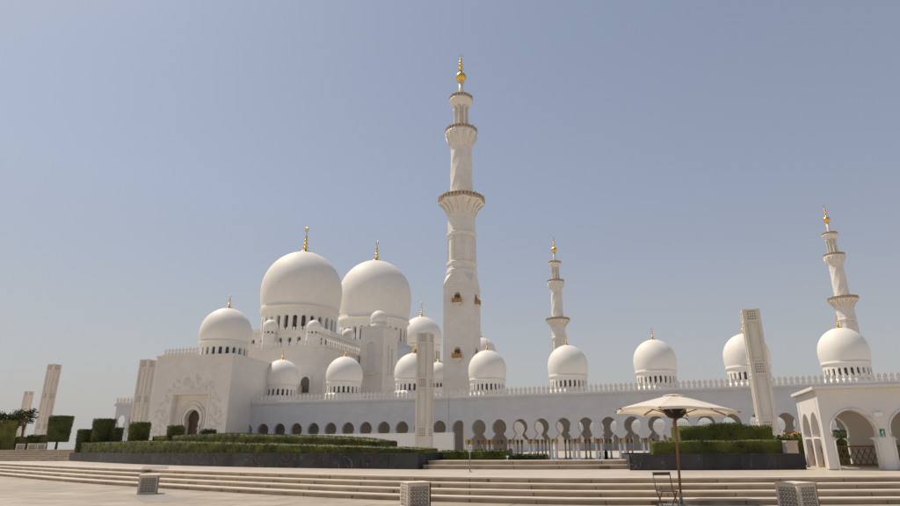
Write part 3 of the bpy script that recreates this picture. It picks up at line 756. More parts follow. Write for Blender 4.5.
for sg in (-1, 1): mb.box(cx+.004, cx+.35, cy+dT/2+sg*1.2-.2, cy+dT/2+sg*1.2+.2, az0-.3, az1-1.5)
mb.box(cx+.005, cx+.35, cy+dT/2-1.4, cy+dT/2+1.4, az1-1.497, az1-.6); mb.build('side_frame', M['marble'], t)
r = 8.8/F*(170*.952+10)/1.03
zt = hall(379, 310.5, 171)
dome(t, zt[0], cy+dT/2-.5, zt[2]-r*1.47, r, win=False, drum=.9, seg=32, name='turret_dome')
mb = MB(); mb.box(xr+.01, xr+16, yf+28, 200, 0, HH*.60); mb.build('side_aisle', M['marble'], t)
mb = MB(); merlons(mb, xr, xr+16, yf+27.9, HH*.60+.003, 1.1, 1.5); merlons(mb, yf+28, 199, xr+15.9, HH*.60+.003, 1.1, 1.5, dirx=False); mb.build('aisle_parapet', M['marble'], t)
# smaller domes seen beside the tower, on their own aisle roof
for px, py, w, Y in ((438, 362, 26, 205), (481, 337.5, 31, 330)):
    x, y, z = hall(px, py, Y); r = w/2/F*(Y*.952+.306*30)/1.03
    dome(t, x, y, z-r*1.47, r, nwin=20, finh=3.6, seg=40)
    mb = MB(); mb.box(x-r*1.1, x+r*1.1, y-r*1.1, y+r*1.1, 0, z-r*2.05); mb.build('dome_base', M['marble'], t)

# ------------------------------------------------------------------ minarets
def make_minaret(label):
    t = thing('minaret', label, 'minaret', (0, 0, 0), -TH, 'tall white minarets with gilded finials')
    b = EYE-GZ; w = 3.55
    Z = lambda T: T+b-.9*min(1, max(0, (T-50)/8))
    mb = MB(); mb.box(-w, w, -w, w, 0, Z(37.2)); 
    i = len(mb.v)
    # transition square -> octagon
    r8 = 3.78; oc = [(r8*cos(pi/8+k*pi/4), r8*sin(pi/8+k*pi/4), Z(40.0)) for k in range(8)]
    sq = [(w, w), (-w, w), (-w, -w), (w, -w)]
    for k in range(4):
        c = (*sq[k], Z(37.2)); nx = (*sq[(k+1) % 4], Z(37.2)); o0, o1, o2 = oc[2*k], oc[(2*k+1) % 8], oc[(2*k+2) % 8]
        j = len(mb.v); mb.v += [c, o0, o1]; mb.face((j, j+1, j+2))
        mb.quad(c, o1, o2, nx)
    mb.box(-w-.12, w+.12, -w-.12, w+.12, Z(36.4), Z(37.0)); mb.build('square_tower', M['marble'], t)
    mb = MB()
    mb.lathe([(3.78, Z(40)), (3.95, Z(40.3)), (3.95, Z(40.9)), (3.62, Z(41.2)), (3.62, Z(42.2)), (3.85, Z(42.5)), (3.85, Z(43.0)), (3.5, Z(43.3)), (3.5, Z(50)), (3.8, Z(50.3)), (3.8, Z(50.9)), (3.5, Z(51.2)), (3.5, Z(56.6)), (3.7, Z(57.4)), (4.3, Z(58.6)), (5.3, Z(59.6)), (6.0, Z(59.85)), (6.0, Z(60.1))], 8, smooth=False, rot=pi/8)
    for k in range(8):
        a = k*pi/4; cx, cy = cos(a)*3.26, sin(a)*3.26; px, py = -sin(a), cos(a)
        for s in (-1, 1): mb.bar((cx+px*s*1.0, cy+py*s*1.0, Z(43.6)), (cx+px*s*1.0, cy+py*s*1.0, Z(49.6)), .22, .22)
        mb.bar((cx-px*1.1, cy-py*1.1, Z(49.4)), (cx+px*1.1, cy+py*1.1, Z(49.4)), .22, .25)
        q = pi/8+k*pi/4
        mb.tube([(3.45*cos(q), 3.45*sin(q), Z(56.3)), (4.1*cos(q), 4.1*sin(q), Z(58.0)), (5.7*cos(q), 5.7*sin(q), Z(59.85))], .22, 6)
        q2 = q+pi/8; mb.tube([(3.3*cos(q2), 3.3*sin(q2), Z(56.8)), (3.9*cos(q2), 3.9*sin(q2), Z(58.2)), (5.3*cos(q2), 5.3*sin(q2), Z(59.85))], .2, 6)
    mb.build('octagon_shaft', M['marble'], t)
    mb = MB()
    tw = lambda a, z: 1+.032*max(-.3, cos(7*a+z*.9))*(1 if Z(62) < z < Z(75.5) else 0)+.032*max(-.3, cos(7*a-z*.9))*(1 if Z(62) < z < Z(75.5) else 0)
    pr = [(2.95, Z(60.5)), (3.05, Z(61.5)), (2.85, Z(61.8))]+[(2.85-.006*k, Z(62+k*.45)) for k in range(30)]+[(2.75, Z(75.8)), (2.95, Z(76.3)), (3.2, Z(77.2)), (3.8, Z(78.8)), (4.25, Z(79.7)), (4.25, Z(80.1))]
    mb.lathe(pr, 96, mod=tw)
    for k in range(12):
        q = k*pi/6; mb.tube([(2.9*cos(q), 2.9*sin(q), Z(76.4)), (3.4*cos(q), 3.4*sin(q), Z(77.6)), (4.15*cos(q), 4.15*sin(q), Z(79.5))], .25, 6)
    mb.build('round_shaft', M['marble'], t)
    mb = MB(); mb.lathe([(1.35, Z(80)), (1.3, Z(87.6)), (1.9, Z(87.8)), (2.2, Z(88.4)), (2.9, Z(89.4)), (3.15, Z(89.8)), (3.15, Z(90.2)), (1.0, Z(90.4)), (.72, Z(91.3)), (.62, Z(93)), (.60, Z(96.2))], 32)
    for k in range(8):
        q = k*pi/4; mb.lathe([(.36, 0), (.28, .5), (.26, 7.3), (.45, 7.9)], 10, cx=1.85*cos(q), cy=1.85*sin(q), cz=Z(80.05))
    mb.build('lantern', M['marble'], t)
    for r, z0, h, n in ((5.85, 60.1, 1.15, 40), (4.15, 80.1, 1.0, 30), (3.05, 90.2, .95, 24)):
        mb = MB()
        mb.lathe([(r-.08, Z(z0+h-.15)), (r+.1, Z(z0+h-.12)), (r+.1, Z(z0+h)), (r-.08, Z(z0+h))], 32, smooth=False)
        mb.lathe([(r-.06, Z(z0)), (r+.06, Z(z0)), (r+.06, Z(z0+.2)), (r-.06, Z(z0+.2))], 32, smooth=False)
        mb.lathe([(r-.14, Z(z0)), (r-.14, Z(z0+h-.2))], 32)
        for k in range(n):
            q = 2*pi*k/n; mb.box(r*cos(q)-.16, r*cos(q)+.16, r*sin(q)-.16, r*sin(q)+.16, Z(z0+.1), Z(z0+h+(.25 if k % 4 == 0 else -.1)))
        mb.build('balcony_railing', M['rail'], t)
    mb = MB(); R = 1.45; zc = Z(97.7)
    pr = [(.62, Z(96.1)), (.9, Z(96.3))]+[(R*cos(a), zc+R*sin(a)) for a in [radians(-65+ k*12) for k in range(12)]]
    pr += [(.35, zc+1.55), (.3, zc+2.1)]
    for zz, q in ((2.7, .75), (4.0, .6), (5.0, .42), (5.8, .28)): pr += [(.16, zc+zz-.5), (q*.8, zc+zz-.25), (q, zc+zz), (q*.8, zc+zz+.25), (.16, zc+zz+.45)]
    pr += [(.09, zc+6.7), (0, zc+6.75)]
    mb.lathe(pr, 20); mb.tube([(.42*cos(a), 0, zc+7.05+.42*sin(a)) for a in [radians(-250+ k*32) for k in range(11)]], .08, 6)
    mb.build('finial', M['gold'], t)
    for T in (32.4, 19.3):
        for k in range(4):
            a = k*pi/2; R_ = Matrix.Rotation(a, 3, 'Z')
            def bx(m, x0, x1, y0, y1, z0, z1):
                i = len(m.v); m.box(x0, x1, y0, y1, z0, z1)
                m.v[i:] = [tuple(R_ @ Vector(p)) for p in m.v[i:]]
            mb = MB(); bx(mb, -1.0, 1.0, -w-.75, -w-.65, Z(T), Z(T+.95)); bx(mb, -1.0, -.9, -w-.65, -w, Z(T), Z(T+.95)); bx(mb, .9, 1.0, -w-.65, -w, Z(T), Z(T+.95))
            for j in range(3): bx(mb, -1.15+j*1.05, -.95+j*1.05, -w-.85, -w-.6, Z(T-.05), Z(T+1.25))
            bx(mb, -.75, -.6, -w-.1, -w, Z(T+.9), Z(T+2.0)); bx(mb, .6, .75, -w-.1, -w, Z(T+.9), Z(T+2.0)); bx(mb, -.5, .5, -w-.12, -w, Z(T+2.0), Z(T+2.5))
            o = mb.build('gilded_balcony', M['old_gold'], t)
            mb = MB(); bx(mb, -1.1, 1.1, -w-.9, -w-.002, Z(T-.4), Z(T-.06)); bx(mb, -.6, .6, -w-.5, -w-.003, Z(T-.9), Z(T-.402)); mb.build('corbel', M['marble'], o)
            mb = MB(); bx(mb, -.59, .59, -w-.05, -w-.002, Z(T), Z(T+1.98)); mb.build('opening', M['door'], o)
    return t
m0 = make_minaret('tallest looking minaret, the nearest one, rising right behind the middle of the arcade')
def place_min(o, px, py):
    d = ray(px, py); k = 80.9/d.z; o.location = (d.x*k, d.y*k, GZ)
    return Vector((d.x*k, d.y*k))
pA = place_min(m0, 461.2, 128.6)
m1 = copy_tree(m0); m1['label'] = 'farther minaret in the middle of the picture, behind the second dome of the right arcade'; pB = place_min(m1, 555.6, 279.4)
m2 = copy_tree(m0); m2['label'] = 'minaret at the far right, behind the last dome of the right arcade'; pC = place_min(m2, 833.4, 253.0)
# ------------------------------------------------------------------ courtyard and far arcade
mb = MB(); q = [RW.A+RW.d*(-2)+Vector((-RW.d.y, RW.d.x))*12.5, RW.A+RW.d*105+Vector((-RW.d.y, RW.d.x))*12.5, pC+du*4, pB+du*4]
mb.quad(*[(p.x, p.y, GZ+.03) for p in q]); struct('courtyard_floor', mb, M['land'])
dBC = (pC-pB); Lbc = dBC.length; thb = math.atan2(dBC.y, dBC.x)
t = thing('arcade', 'distant white arcade across the courtyard, glimpsed through the openings of the right wing', 'arcade', (pB.x, pB.y, GZ), thb)
sp = 4.4; nb = int(Lbc/sp)
prof = horseshoe(ZCAP, sp/2-.5, ZN, RB*1.1, HA-RB*1.1*1.06)
mb = MB(); arch_wall(mb, [sp*(k+.5) for k in range(nb)], sp, HC, prof, 0, .9); mb.box(0, sp*nb, 8, 8.5, 0, HC); mb.box(0, sp*nb, .95, 8, HC-.5, HC-.01); mb.build('front_wall', M['court'], t)
mb = MB(); merlons(mb, 0, sp*nb, .1, HC+.003, .9, 1.4); mb.build('parapet', M['marble'], t)
mb = MB()
for k in range(nb+1):
    for dx in (-.4, .4): mb.lathe([(.3, 0), (.2, .5), (.18, ZCAP-.9), (.45, ZCAP)], 8, cx=min(max(sp*k+dx, .2), sp*nb-.2), cy=.45)
mb.build('colonnade', M['marble'], t)

# ------------------------------------------------------------------ pylons
def make_pylon(label, w=.79, H=15.6):
    t = thing('stone_pylon', label, 'pylon', (0, 0, 0), -TH, 'tall square stone light pylons')
    mb = MB(); mb.box(-w*1.25, w*1.25, -w*1.25, w*1.25, 0, .9); mb.box(-w*1.1, w*1.1, -w*1.1, w*1.1, .903, 1.2); mb.build('plinth', M['pylon'], t)
    mb = MB(); mb.box(-w*.93, w*.93, -w*.93, w*.93, 1.2, H-.02)
    sq = [H-.62, H*.62, H*.265]      # centres of the lattice squares
    for k in range(4):
        R_ = Matrix.Rotation(k*pi/2, 3, 'Z'); 
        def bx(m, x0, x1, z0, z1, d0, d1):
            i = len(m.v); m.box(x0, x1, -w*.93-d1, -w*.93+d0, z0, z1); m.v[i:] = [tuple(R_ @ Vector(p)) for p in m.v[i:]]
        e = w*.11
        bx(mb, -w*.93-e, -w*.68, 1.2, H, .01, e); bx(mb, w*.68, w*.93, 1.2, H, .01, e-.003)
        zs = [1.2]+sorted(sq)+[H]
        for z in sorted(sq):
            bx(mb, -w*.70, w*.70, z-.62, z-.47, .01, e-.004); bx(mb, -w*.70, w*.70, z+.47, z+.6, .01, e-.004)
        for z0, z1 in zip(sorted(sq), sorted(sq)[1:]):
            a, b = z0+.85, z1-.85
            bx(mb, -w*.5, -w*.42, a, b, .01, .08); bx(mb, w*.42, w*.5, a, b, .01, .08); bx(mb, -w*.42, w*.42, b-.1, b, .01, .08); bx(mb, -w*.42, w*.42, a, a+.1, .01, .08)
    mb.build('shaft', M['pylon'], t)
    for z in sq:
        for k in range(4):
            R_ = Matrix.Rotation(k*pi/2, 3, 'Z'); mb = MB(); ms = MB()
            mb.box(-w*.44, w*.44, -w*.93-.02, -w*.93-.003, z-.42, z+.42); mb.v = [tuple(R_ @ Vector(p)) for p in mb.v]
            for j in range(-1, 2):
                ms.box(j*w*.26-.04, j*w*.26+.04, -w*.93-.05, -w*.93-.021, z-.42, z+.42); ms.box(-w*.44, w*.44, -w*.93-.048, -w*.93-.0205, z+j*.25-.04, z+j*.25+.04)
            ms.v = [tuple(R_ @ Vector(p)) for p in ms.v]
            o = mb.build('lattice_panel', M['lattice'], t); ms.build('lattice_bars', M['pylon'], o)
    return t
def place_pylon(o, px, ytop, wpx):
    ztop = 15.6
    base_z = GZ
    d = ray(px, ytop); k = (base_z+ztop-EYE)/d.z; o.location = (d.x*k, d.y*k, base_z); return k
y0 = make_pylon('stone pylon at the right, rising behind the dark planter hedges, one of the nearest'); place_pylon(y0, 749.5, 310.5, 18)
for px, yt, lab, lift in ((425.5, 333.5, 'stone pylon in the middle, standing before the left arcade beside the nearest minaret', 0),
                    (148.5, 360, 'slim stone pylon touching the left side of the carved gateway', 0),
                    (55, 364.5, 'nearer and larger stone pylon at the far left, between box hedge and tall topiary', TZ-GZ),
                    (29.5, 391.3, 'farther and shorter looking stone pylon at the far left, behind the thin tree', TZ-GZ)):
    o = copy_tree(y0); o['label'] = lab; d = ray(px, yt); k = (GZ+lift+15.6-EYE)/d.z
    o.location = (d.x*k, d.y*k, GZ+lift-.01)
    print('pylon', px, tuple(o.location))
mb = MB(); mb.prism([(-150, 89), (-39, 110), (-60, 175), (-190, 190)], GZ-.06, TZ-.012); struct('rear_terrace', mb, M['land'])

# ------------------------------------------------------------------ carved stone lamp cubes
def make_cube(label, w=.33, h=.67):
    t = thing('stone_lamp', label, 'stone lamp', (0, 0, 0), .42, 'carved stone lamp cubes around the steps')
    mb = MB(); mb.box(-w*.9, w*.9, -w*.9, w*.9, 0, h-.03)
    b = .075
    for k in range(4):
        R_ = Matrix.Rotation(k*pi/2, 3, 'Z'); i = len(mb.v)
        mb.box(-w, -w+b, -w, -w*.9+.002, 0, h-.031); mb.box(w-b, w-.001, -w, -w*.9+.001, 0, h-.031); mb.box(-w+b, w-b, -w+.002, -w*.9+.001, h-.03-b, h-.032); mb.box(-w+b, w-b, -w+.002, -w*.9+.001, 0, b)
        mb.v[i:] = [tuple(R_ @ Vector(p)) for p in mb.v[i:]]
    mb.box(-w-.012, w+.012, -w-.012, w+.012, h-.03, h); mb.build('body', M['stone'], t)
    # pierced arabesque: interlaced rings and stars proud of a dark panel
    for k in range(4):
        R_ = Matrix.Rotation(k*pi/2, 3, 'Z')
        mb = MB(); mb.box(-w+b+.001, w-b-.001, -w*.9-.006, -w*.9-.001, b+.001, h-.03-b-.001); mb.v = [tuple(R_ @ Vector(p)) for p in mb.v]
        p = mb.build('pierced_panel', M['lattice'], t)
        ms = MB(); zz0, zz1 = b+.01, h-.04-b; n = 5; st = (2*(w-b)-.01)/n; y = -w*.9-.016
        for a in range(n):
            for c in range(n):
                cx, cz = -w+b+.005+st*(a+.5), zz0+(zz1-zz0)/n*(c+.5); r = st*.46
                pts = [(cx+r*cos(g)*(1 if m % 2 else .6), y, cz+r*sin(g)*(1 if m % 2 else .6)) for m, g in enumerate([i2*pi/4 for i2 in range(9)])]
                ms.tube(pts, .019, 4)
        ms.v = [tuple(R_ @ Vector(q_)) for q_ in ms.v]; ms.build('carving', M['stone'], p)
    return t
k0 = make_cube('carved stone lamp cube in the middle foreground, below the central pylon')
c = at_Y(416, 483.5, 17.9); k0.location = (c.x, 17.75, 0)
k1 = copy_tree(k0); k1['label'] = 'carved stone lamp cube at the left on grey inlay, only one shaded face showing'; c = at_z(148.5, 494.5, 0); k1.location = (c.x-.2, c.y+.3, 0)
k2 = copy_tree(k0); k2['label'] = 'carved stone lamp cube at the right foreground, below the arched pavilion'; c = at_Y(795.5, 485.5, 16.2); k2.location = (c.x, 16.2, 0)
for px, lab in ((20, 'leftmost small stone lamp cube at the top of the far-left steps'), (31.5, 'middle one of the three small stone lamp cubes above the far-left steps'), (41, 'small stone lamp cube above the far-left steps, nearest to the tall drum topiary')):
    o = copy_tree(k0); o['label'] = lab; c = at_Y(px, 449, 60 if px > 25 else 62); o.location = (c.x, c.y, TZ-.005); o.rotation_euler = (0, 0, .5)
    o.scale = (1.0, 1.0, .85)

# ------------------------------------------------------------------ parasol and chair
ub = at_Y(681, 503, 17.15)
t = thing('parasol', 'large cream garden parasol with wooden ribs and pole in front of the steps', 'parasol', (ub.x, ub.y, 0), .25)
t.rotation_euler = (0, .045, .25)
ZE, ZT, RC = 2.50, 2.98, 1.63
mb = MB(); mb.tube([(0, 0, .05), (0, 0, ZT-.06)], .033, 12); mb.build('pole', M['wood'], t)
mb = MB(); mb.box(-.42, .42, -.42, .42, 0, .07); mb.box(-.09, .09, -.09, .09, .07, .10); mb.build('base_plate', M['steel'], t)
mb = MB(); mb.lathe([(.045, .09), (.045, .34), (.036, .36)], 12); mb.build('sleeve', M['steel'], t)
mb = MB(); N = 8; sub_ = 8; rings = 8; i0 = 0
for j in range(rings+1):
    f = .12+.88*j/rings
    for k in range(N*sub_):
        a = 2*pi*k/(N*sub_); c_ = (k % sub_)/sub_; sag = sin(pi*c_)
        chord = cos(pi/N)/cos((c_-.5)*2*pi/N)
        rr = RC*f*(chord*(1-.04*sag*f))
        z = ZT-.05-(ZT-ZE-.05)*f-.05*sag*f*(1-f)+.04*sag*f**3 - .03*f*f
        mb.v.append((rr*cos(a), rr*sin(a), z))
m_ = N*sub_
for j in range(rings):
    for k in range(m_): mb.face((j*m_+k, j*m_+(k+1) % m_, (j+1)*m_+(k+1) % m_, (j+1)*m_+k), 0, False)
i = len(mb.v)      # hem
for k in range(m_):
    p = mb.v[rings*m_+k]; mb.v.append((p[0]*1.0, p[1]*1.0, p[2]-.07))
for k in range(m_): mb.face((rings*m_+k, rings*m_+(k+1) % m_, i+(k+1) % m_, i+k))
cano = mb.build('canopy', M['canvas'], t)
so = cano.modifiers.new('thickness', 'SOLIDIFY'); so.thickness = .006
mb = MB()
for k in range(N): 
    a0, a1 = 2*pi*k/N, 2*pi*(k+1)/N
    for (r0, z0, r1, z1) in ((0.0, ZT-.04, .16, ZT-.062), (.16, ZT-.062, .30, ZT-.095)):
        mb.quad((r0*cos(a0), r0*sin(a0), z0), (r0*cos(a1), r0*sin(a1), z0), (r1*cos(a1), r1*sin(a1), z1), (r1*cos(a0), r1*sin(a0), z1))
v_ = mb.build('vent_cap', M['canvas'], cano); so = v_.modifiers.new('thickness', 'SOLIDIFY'); so.thickness = .006
for k in range(N):
    a = 2*pi*k/N; c_, s_ = cos(a), sin(a)
    mb = MB(); mb.bar((.05*c_, .05*s_, ZT-.13), (RC*1.03*c_, RC*1.03*s_, ZE-.055), .035, .03); r_ = mb.build('rib', M['wood'], t)
    mb = MB(); mb.bar((.10*c_, .10*s_, ZE-.13), (RC*.52*c_, RC*.52*s_, (ZT-.13)*.48+(ZE-.055)*.52-.03), .025, .025); mb.build('strut', M['wood'], r_)
mb = MB(); mb.lathe([(.06, ZE-.23), (.18, ZE-.20), (.29, ZE-.08), (.31, ZE-.0), (.27, ZE+.06), (.1, ZE+.10), (.04, ZE+.16)], 24); mb.build('hub_cover', M['black'], t)
mb = MB(); mb.lathe([(.03, ZT-.05), (.03, ZT-.02), (0, ZT-.005)], 10); mb.build('top_knob', M['wood'], t)
cb = at_Y(666.5, 505, 16.9)
t = thing('folding_chair', 'brown metal folding chair with its back to the steps beside the parasol pole', 'chair', (cb.x, 16.75, 0), .12)
mb = MB(); mb.box(-.23, .23, .21, .232, .82, .90); mb.build('backrest', M['brown_metal'], t)
mb = MB(); mb.box(-.22, .22, -.2, .2, .44, .462); mb.build('seat', M['brown_metal'], t)
for sg in (-1, 1):
    mb = MB(); mb.tube([(sg*.235, .25, .90), (sg*.225, .15, .47), (sg*.215, -.22, 0)], .014, 8); mb.build('leg', M['brown_metal'], t)
    mb = MB(); mb.tube([(sg*.2, -.16, .45), (sg*.2, .26, 0)], .014, 8); mb.build('leg', M['brown_metal'], t)
mb = MB(); mb.tube([(-.2, .2, .06), (.2, .2, .06)], .011, 8); mb.tube([(-.215, -.17, .06), (.215, -.17, .06)], .011, 8); mb.build('stretcher', M['brown_metal'], t)

# ------------------------------------------------------------------ signpost and floodlight
sp_ = at_Y(470, 472, 25.2)
t = thing('signpost', 'slim signpost with a small white notice on the landing at the middle', 'signpost', (sp_.x, 25.2, LZ-.002), 0)
mb = MB(); mb.tube([(0, 0, 0), (0, 0, .82)], .022, 8); mb.lathe([(.11, 0), (.11, .015), (.03, .03)], 14); mb.build('post', M['steel'], t)
mb = MB(); mb.box(-.065, .065, -.04, -.022, .76, 1.02); p = mb.build('sign_panel', M['white'], t)
mb = MB()
for k in range(4): mb.box(-.045, .045, -.0425, -.0402, .80+k*.05, .82+k*.05)
mb.build('notice_lines', M['brown_metal'], p)
fl = at_Y(507, 459.5, 28.9)
t = thing('floodlight', 'little white floodlight on the rim steps at the end of the low hedge', 'floodlight', (fl.x, 29.0, LZ+.35), -.3)
mb = MB(); mb.box(-.10, .06, -.04, .04, 0, .02); mb.box(.015, .04, -.012, .012, .02, .13); mb.build('bracket', M['white'], t)
mb = MB(); mb.box(-.03, .085, -.04, .04, .125, .19); mb.build('lamp_head', M['white'], t)

# ------------------------------------------------------------------ pavilion
pc = at_z(830, 470.3, LZ)
t = thing('pavilion', 'cream arched pavilion with a flat roof at the right edge', 'pavilion', (pc.x, pc.y, LZ-.002), -TH)
PH = at_Y(819, 388.5, pc.y).z-LZ+.07
PW, PD = 8.4, 4.0
# front: two visible arches + more to the right
def plx(px, py):
    rr = ray(px, py); o2 = Vector((pc.x, pc.y)); k = o2.dot(du)/(rr.x*du.x+rr.y*du.y); p = Vector((rr.x*k, rr.y*k)); return (p-o2).dot(dv), EYE+rr.z*k-LZ
f0 = plx(856, 440)[0]; sp = 1.0
fa = plx(843, 412); fb = plx(876, 440); 
zc_top = plx(852, 410)[1]; zneck = plx(880, 437)[1]
spF = 1.97; c0 = 1.06; rbF = .75
cs = [c0+spF*k for k in range(4)]; zt = zc_top
def pf(rb, zt, zn, ob=None, notch=.22):
    zc = zt-rb*1.06; h = horseshoe(0, 0, max(zn, zc-.34*rb), rb, zc)[1:]
    ob = ob or rb-.07
    return [(0, ob), (zn-.13, ob), (zn-.02, rb-notch)]+h
mb = MB(); arch_wall(mb, cs, spF, PH-.12, pf(rbF, zt, zneck), 0, .36); x0 = cs[0]-spF/2; x1 = cs[-1]+spF/2
mb.box(0, x0, 0, .36, 0, PH-.12); mb.build('front_wall', M['plaster'], t)
mb = MB(); mb.box(0, .098, PD-.36, PD, 0, PH-.12); arch_wall(mb, [1.05], 1.9, PH-.12, pf(rbF, zt, zneck), PD-.36, PD); mb.box(2.002, x1, PD-.36, PD, 0, PH-.12); mb.build('back_wall', M['plaster'], t)
sy = (PD-.84)/2
for xx in (0.002, x1-.42):
    mb = MB(); tmp = MB(); arch_wall(tmp, [.42+sy*.5, .42+sy*1.5], sy, PH-.12, pf(.70, zt, zneck), xx, xx+.42)
    i = len(mb.v); mb.v += [(y, x, z) for x, y, z in tmp.v]; 
    for f_, m2_ in zip(tmp.f, tmp.m): mb.face([i+k for k in f_], m2_)
    mb.build('side_wall', M['plaster'], t)
mb = MB()
for c in cs:
    for o_ in (.0,):
        pr = pf(rbF+.04, zt+.05, zneck); pr2 = [(c-o, -.03, z) for z, o in pr]+[(c+o, -.03, z) for z, o in pr[::-1]]
        mb.tube(pr2, .035, 6)
mb.build('arch_moulding', M['plaster'], t)
mb = MB(); mb.box(-.16, x1+.2, -.2, PD+.05, PH-.115, PH); mb.build('roof', M['plaster'], t)
mb = MB(); mb.box(0, x1, 0, PD, -.1, .05); mb.build('floor', M['tread'], t)
for yy, xs0, xs1 in ((PD-.75, .5, x1-.5), (None, .43, PD-.43)):
    mb = MB(); n_l = int((xs1-xs0)/.22)
    for k in range(n_l):
        a_ = xs0+(xs1-xs0)*k/n_l; b_ = a_+(xs1-xs0)/n_l*1.6
        for p_, q_ in (((a_, .08), (min(b_, xs1), .78)), ((min(b_, xs1), .08), (a_, .78))):
            if yy is not None: mb.bar((p_[0], yy, p_[1]), (q_[0], yy, q_[1]), .03, .035)
            else: mb.bar((.22, p_[0], p_[1]), (.22, q_[0], q_[1]), .03, .035)
    for z in (.07, .80):
        if yy is not None: mb.box(xs0, xs1, yy-.04, yy+.04, z, z+.07)
        else: mb.box(.18, .26, xs0, xs1, z, z+.07)
    mb.build('lattice_railing', M['lattice_wood'], t)
gx0, gz0 = plx(882.5, 433)
gx_ = gz_ = 0
mb = MB(); mb.box(gx_-.115, gx_+.115, -.02, -.003, gz_-.21, gz_+.21); g = mb.build('green_sign', M['green'], t); g.location = (gx0, 0, gz0); g.scale = (.68, 1, .68)
mb = MB()
mb.lathe([(0, -.03), (.03, 0), (0, .03)], 10, cx=gx_+.02, cy=-.022, cz=gz_+.15)
mb.bar((gx_+.01, -.023, gz_+.11), (gx_-.01, -.023, gz_+.0), .012, .05); mb.bar((gx_-.01, -.023, gz_+.0), (gx_+.05, -.023, gz_-.07), .012, .03); mb.bar((gx_-.01, -.023, gz_+.0), (gx_-.06, -.023, gz_-.07), .012, .03)
mb.bar((gx_+.01, -.023, gz_+.09), (gx_+.07, -.023, gz_+.05), .012, .025); mb.bar((gx_+.0, -.023, gz_+.08), (gx_-.06, -.023, gz_+.03), .012, .025)
mb.bar((gx_-.07, -.023, gz_-.15), (gx_+.07, -.023, gz_-.15), .012, .035); mb.bar((gx_+.07, -.023, gz_-.15), (gx_+.02, -.023, gz_-.11), .012, .03); mb.bar((gx_+.07, -.023, gz_-.15), (gx_+.02, -.023, gz_-.19), .012, .03)
mb.build('pictogram', M['white'], g)
wx_, wz_ = plx(877.5, 415)
mb = MB(); mb.box(wx_-.14, wx_+.14, -.12, -.003, wz_-.05, wz_+.09); mb.build('wall_lamp', M['white'], t)
# dark shrubs behind the pavilion
def back_shrub(px, Y, r, h, lab):
    p = at_Y(px, 455, Y); o = topiary_cyl(r, h, dens=60, leaf=.08).build('clipped_shrub', M['hedge_dark']); o.location = (p.x, Y, GZ); tag(o, lab, 'shrub')
back_shrub(840, 33.0, 1.1, 3.1, 'dark clipped shrub seen through the left part of the pavilion arch')
back_shrub(899, 32, 1.9, 3.6, 'large dark clipped shrub behind the right arch of the pavilion')

# ------------------------------------------------------------------ two people in the arcade
def person(loc, rz, label, h=1.66):
    t = thing('person', label, 'person', loc, rz, 'people under the right arcade')
    me = bpy.data.meshes.new('body'); k = h/1.66
    V = [(0, 0, .95), (0, 0, 1.15), (0, -.01, 1.35), (0, -.02, 1.46), (0, -.03, 1.55), (0, -.03, 1.64),
         (.18, 0, 1.36), (.24, -.02, 1.10), (.22, -.14, .92), (-.18, 0, 1.36), (-.24, -.02, 1.10), (-.22, -.14, .92),
         (.10, 0, .88), (.11, -.03, .48), (.11, .02, .08), (.11, -.12, .03), (-.10, 0, .88), (-.11, .06, .48), (-.11, .1, .08), (-.11, -.04, .03)]
    E = [(0, 1), (1, 2), (2, 3), (3, 4), (4, 5), (2, 6), (6, 7), (7, 8), (2, 9), (9, 10), (10, 11), (0, 12), (12, 13), (13, 14), (14, 15), (0, 16), (16, 17), (17, 18), (18, 19)]
    Rr = [.15, .14, .15, .055, .095, .085, .065, .05, .035, .065, .05, .035, .09, .065, .045, .04, .09, .065, .045, .04]
    me.from_pydata([(x*k, y*k, z*k) for x, y, z in V], E, []); me.materials.append(M['skin'])
    o = bpy.data.objects.new('body', me); col.objects.link(o); o.parent = t
    sk = o.modifiers.new('skin', 'SKIN'); o.modifiers.new('sub', 'SUBSURF').levels = 2
    for i, r in enumerate(Rr): me.skin_vertices[0].data[i].radius = (r*k, r*k)
    me.skin_vertices[0].data[0].use_root = True
    mb = MB(); mb.lathe([(.36, .02), (.33, .4), (.27, .9), (.24, 1.15), (.25, 1.34), (.16, 1.45), (.13, 1.5)], 24, mod=lambda a, z: (1 - .18*abs(sin(a)))*(1+.04*sin(5*a)))
    for sg in (-1, 1): mb.tube([(sg*.17, 0, 1.38), (sg*.26, -.02, 1.12), (sg*.24, -.12, .95)], .085, 8, r2=.1)
    mb.v = [(x*k, y*k, z*k) for x, y, z in mb.v]; mb.build('robe', M['black'], t)
    mb = MB(); mb.lathe([(.21, 1.38), (.16, 1.48), (.135, 1.56), (.125, 1.64), (.08, 1.71), (0, 1.735)], 16, cy=.015); mb.v = [(x*k, y*k, z*k) for x, y, z in mb.v]; mb.build('headscarf', M['black'], t)
    return t
for px, Y, lab in ((601.2, 113.0, 'person in a black robe and headscarf under the right arcade, the left one of two'), (606.0, 113.6, 'person in a black robe and headscarf under the right arcade, the right one of two')):
    p = at_Y(px, 456, Y); person((p.x, Y, GZ+.004), .3, lab)

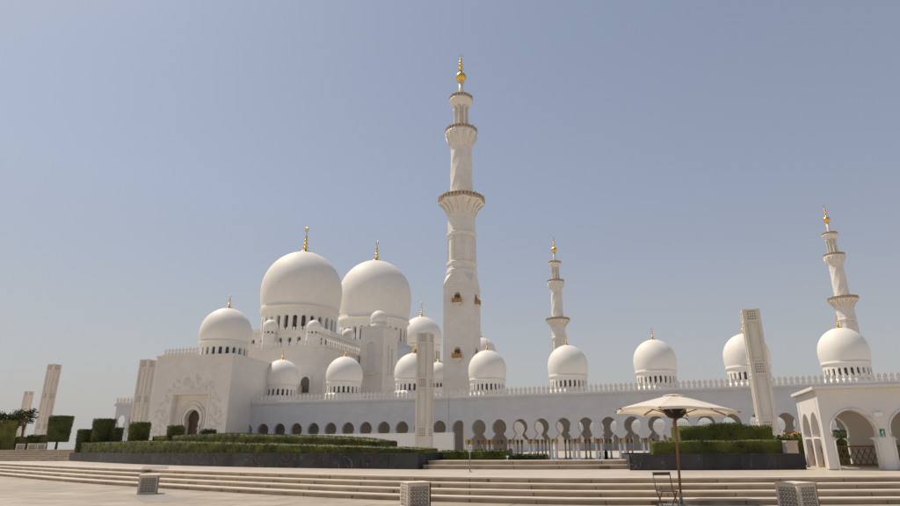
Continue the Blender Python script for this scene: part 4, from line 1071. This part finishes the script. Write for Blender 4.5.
# ------------------------------------------------------------------ light
SUN_EL, SX, SY = radians(60), -.90, .44
sd = Vector((SX, SY)).normalized()
to_sun = Vector((sd.x*cos(SUN_EL), sd.y*cos(SUN_EL), sin(SUN_EL)))
ld = bpy.data.lights.new('sun', 'SUN'); ld.energy = 3.1; ld.angle = radians(.6); ld.color = (1, .90, .76)
lo = bpy.data.objects.new('sun', ld); col.objects.link(lo); lo.rotation_euler = (-to_sun).to_track_quat('-Z', 'Y').to_euler(); lo.location = (0, 0, 200)
w = bpy.data.worlds.new('World'); sc.world = w; w.use_nodes = True
nt = w.node_tree; bg = nt.nodes['Background']
sky = nt.nodes.new('ShaderNodeTexSky'); sky.sky_type = 'NISHITA'; sky.sun_disc = False
sky.sun_elevation = SUN_EL; sky.sun_rotation = math.atan2(to_sun.x, to_sun.y)
sky.air_density = 1.5; sky.dust_density = 2.0; sky.ozone_density = 1.5; sky.altitude = 0
nt.links.new(sky.outputs[0], bg.inputs['Color']); bg.inputs['Strength'].default_value = .090
# dusty haze over the sky: pale grey at the horizon, bluer higher up
tc = nt.nodes.new('ShaderNodeTexCoord'); sx = nt.nodes.new('ShaderNodeSeparateXYZ'); nt.links.new(tc.outputs['Generated'], sx.inputs[0])
rp = nt.nodes.new('ShaderNodeValToRGB'); cr = rp.color_ramp
cr.elements[0].position = 0; cr.elements[0].color = srgb(170, 169, 168)
cr.elements[1].position = 1; cr.elements[1].color = srgb(128, 136, 158)
for p_, c_ in ((.12, (166, 167, 172)), (.30, (153, 152, 164)), (.6, (138, 142, 154))):
    e_ = cr.elements.new(p_); e_.color = srgb(*c_)
nt.links.new(sx.outputs['Z'], rp.inputs['Fac'])
b2 = nt.nodes.new('ShaderNodeBackground'); b2.inputs['Strength'].default_value = .91; nt.links.new(rp.outputs['Color'], b2.inputs['Color'])
ms = nt.nodes.new('ShaderNodeMixShader'); mr = nt.nodes.new('ShaderNodeMapRange'); mr.inputs['From Min'].default_value = 0; mr.inputs['From Max'].default_value = .38
mr.inputs['To Min'].default_value = .9; mr.inputs['To Max'].default_value = .53
nt.links.new(sx.outputs['Z'], mr.inputs['Value']); nt.links.new(mr.outputs['Result'], ms.inputs[0])
nt.links.new(bg.outputs[0], ms.inputs[1]); nt.links.new(b2.outputs[0], ms.inputs[2]); nt.links.new(ms.outputs[0], nt.nodes['World Output'].inputs['Surface'])
vs = sc.view_settings; vs.view_transform = 'Standard'; vs.look = 'None'; vs.exposure = 0.33; vs.gamma = 1; vs.use_curve_mapping = False
sc.render.engine = 'CYCLES'; sc.cycles.max_bounces = 8; sc.cycles.diffuse_bounces = 5
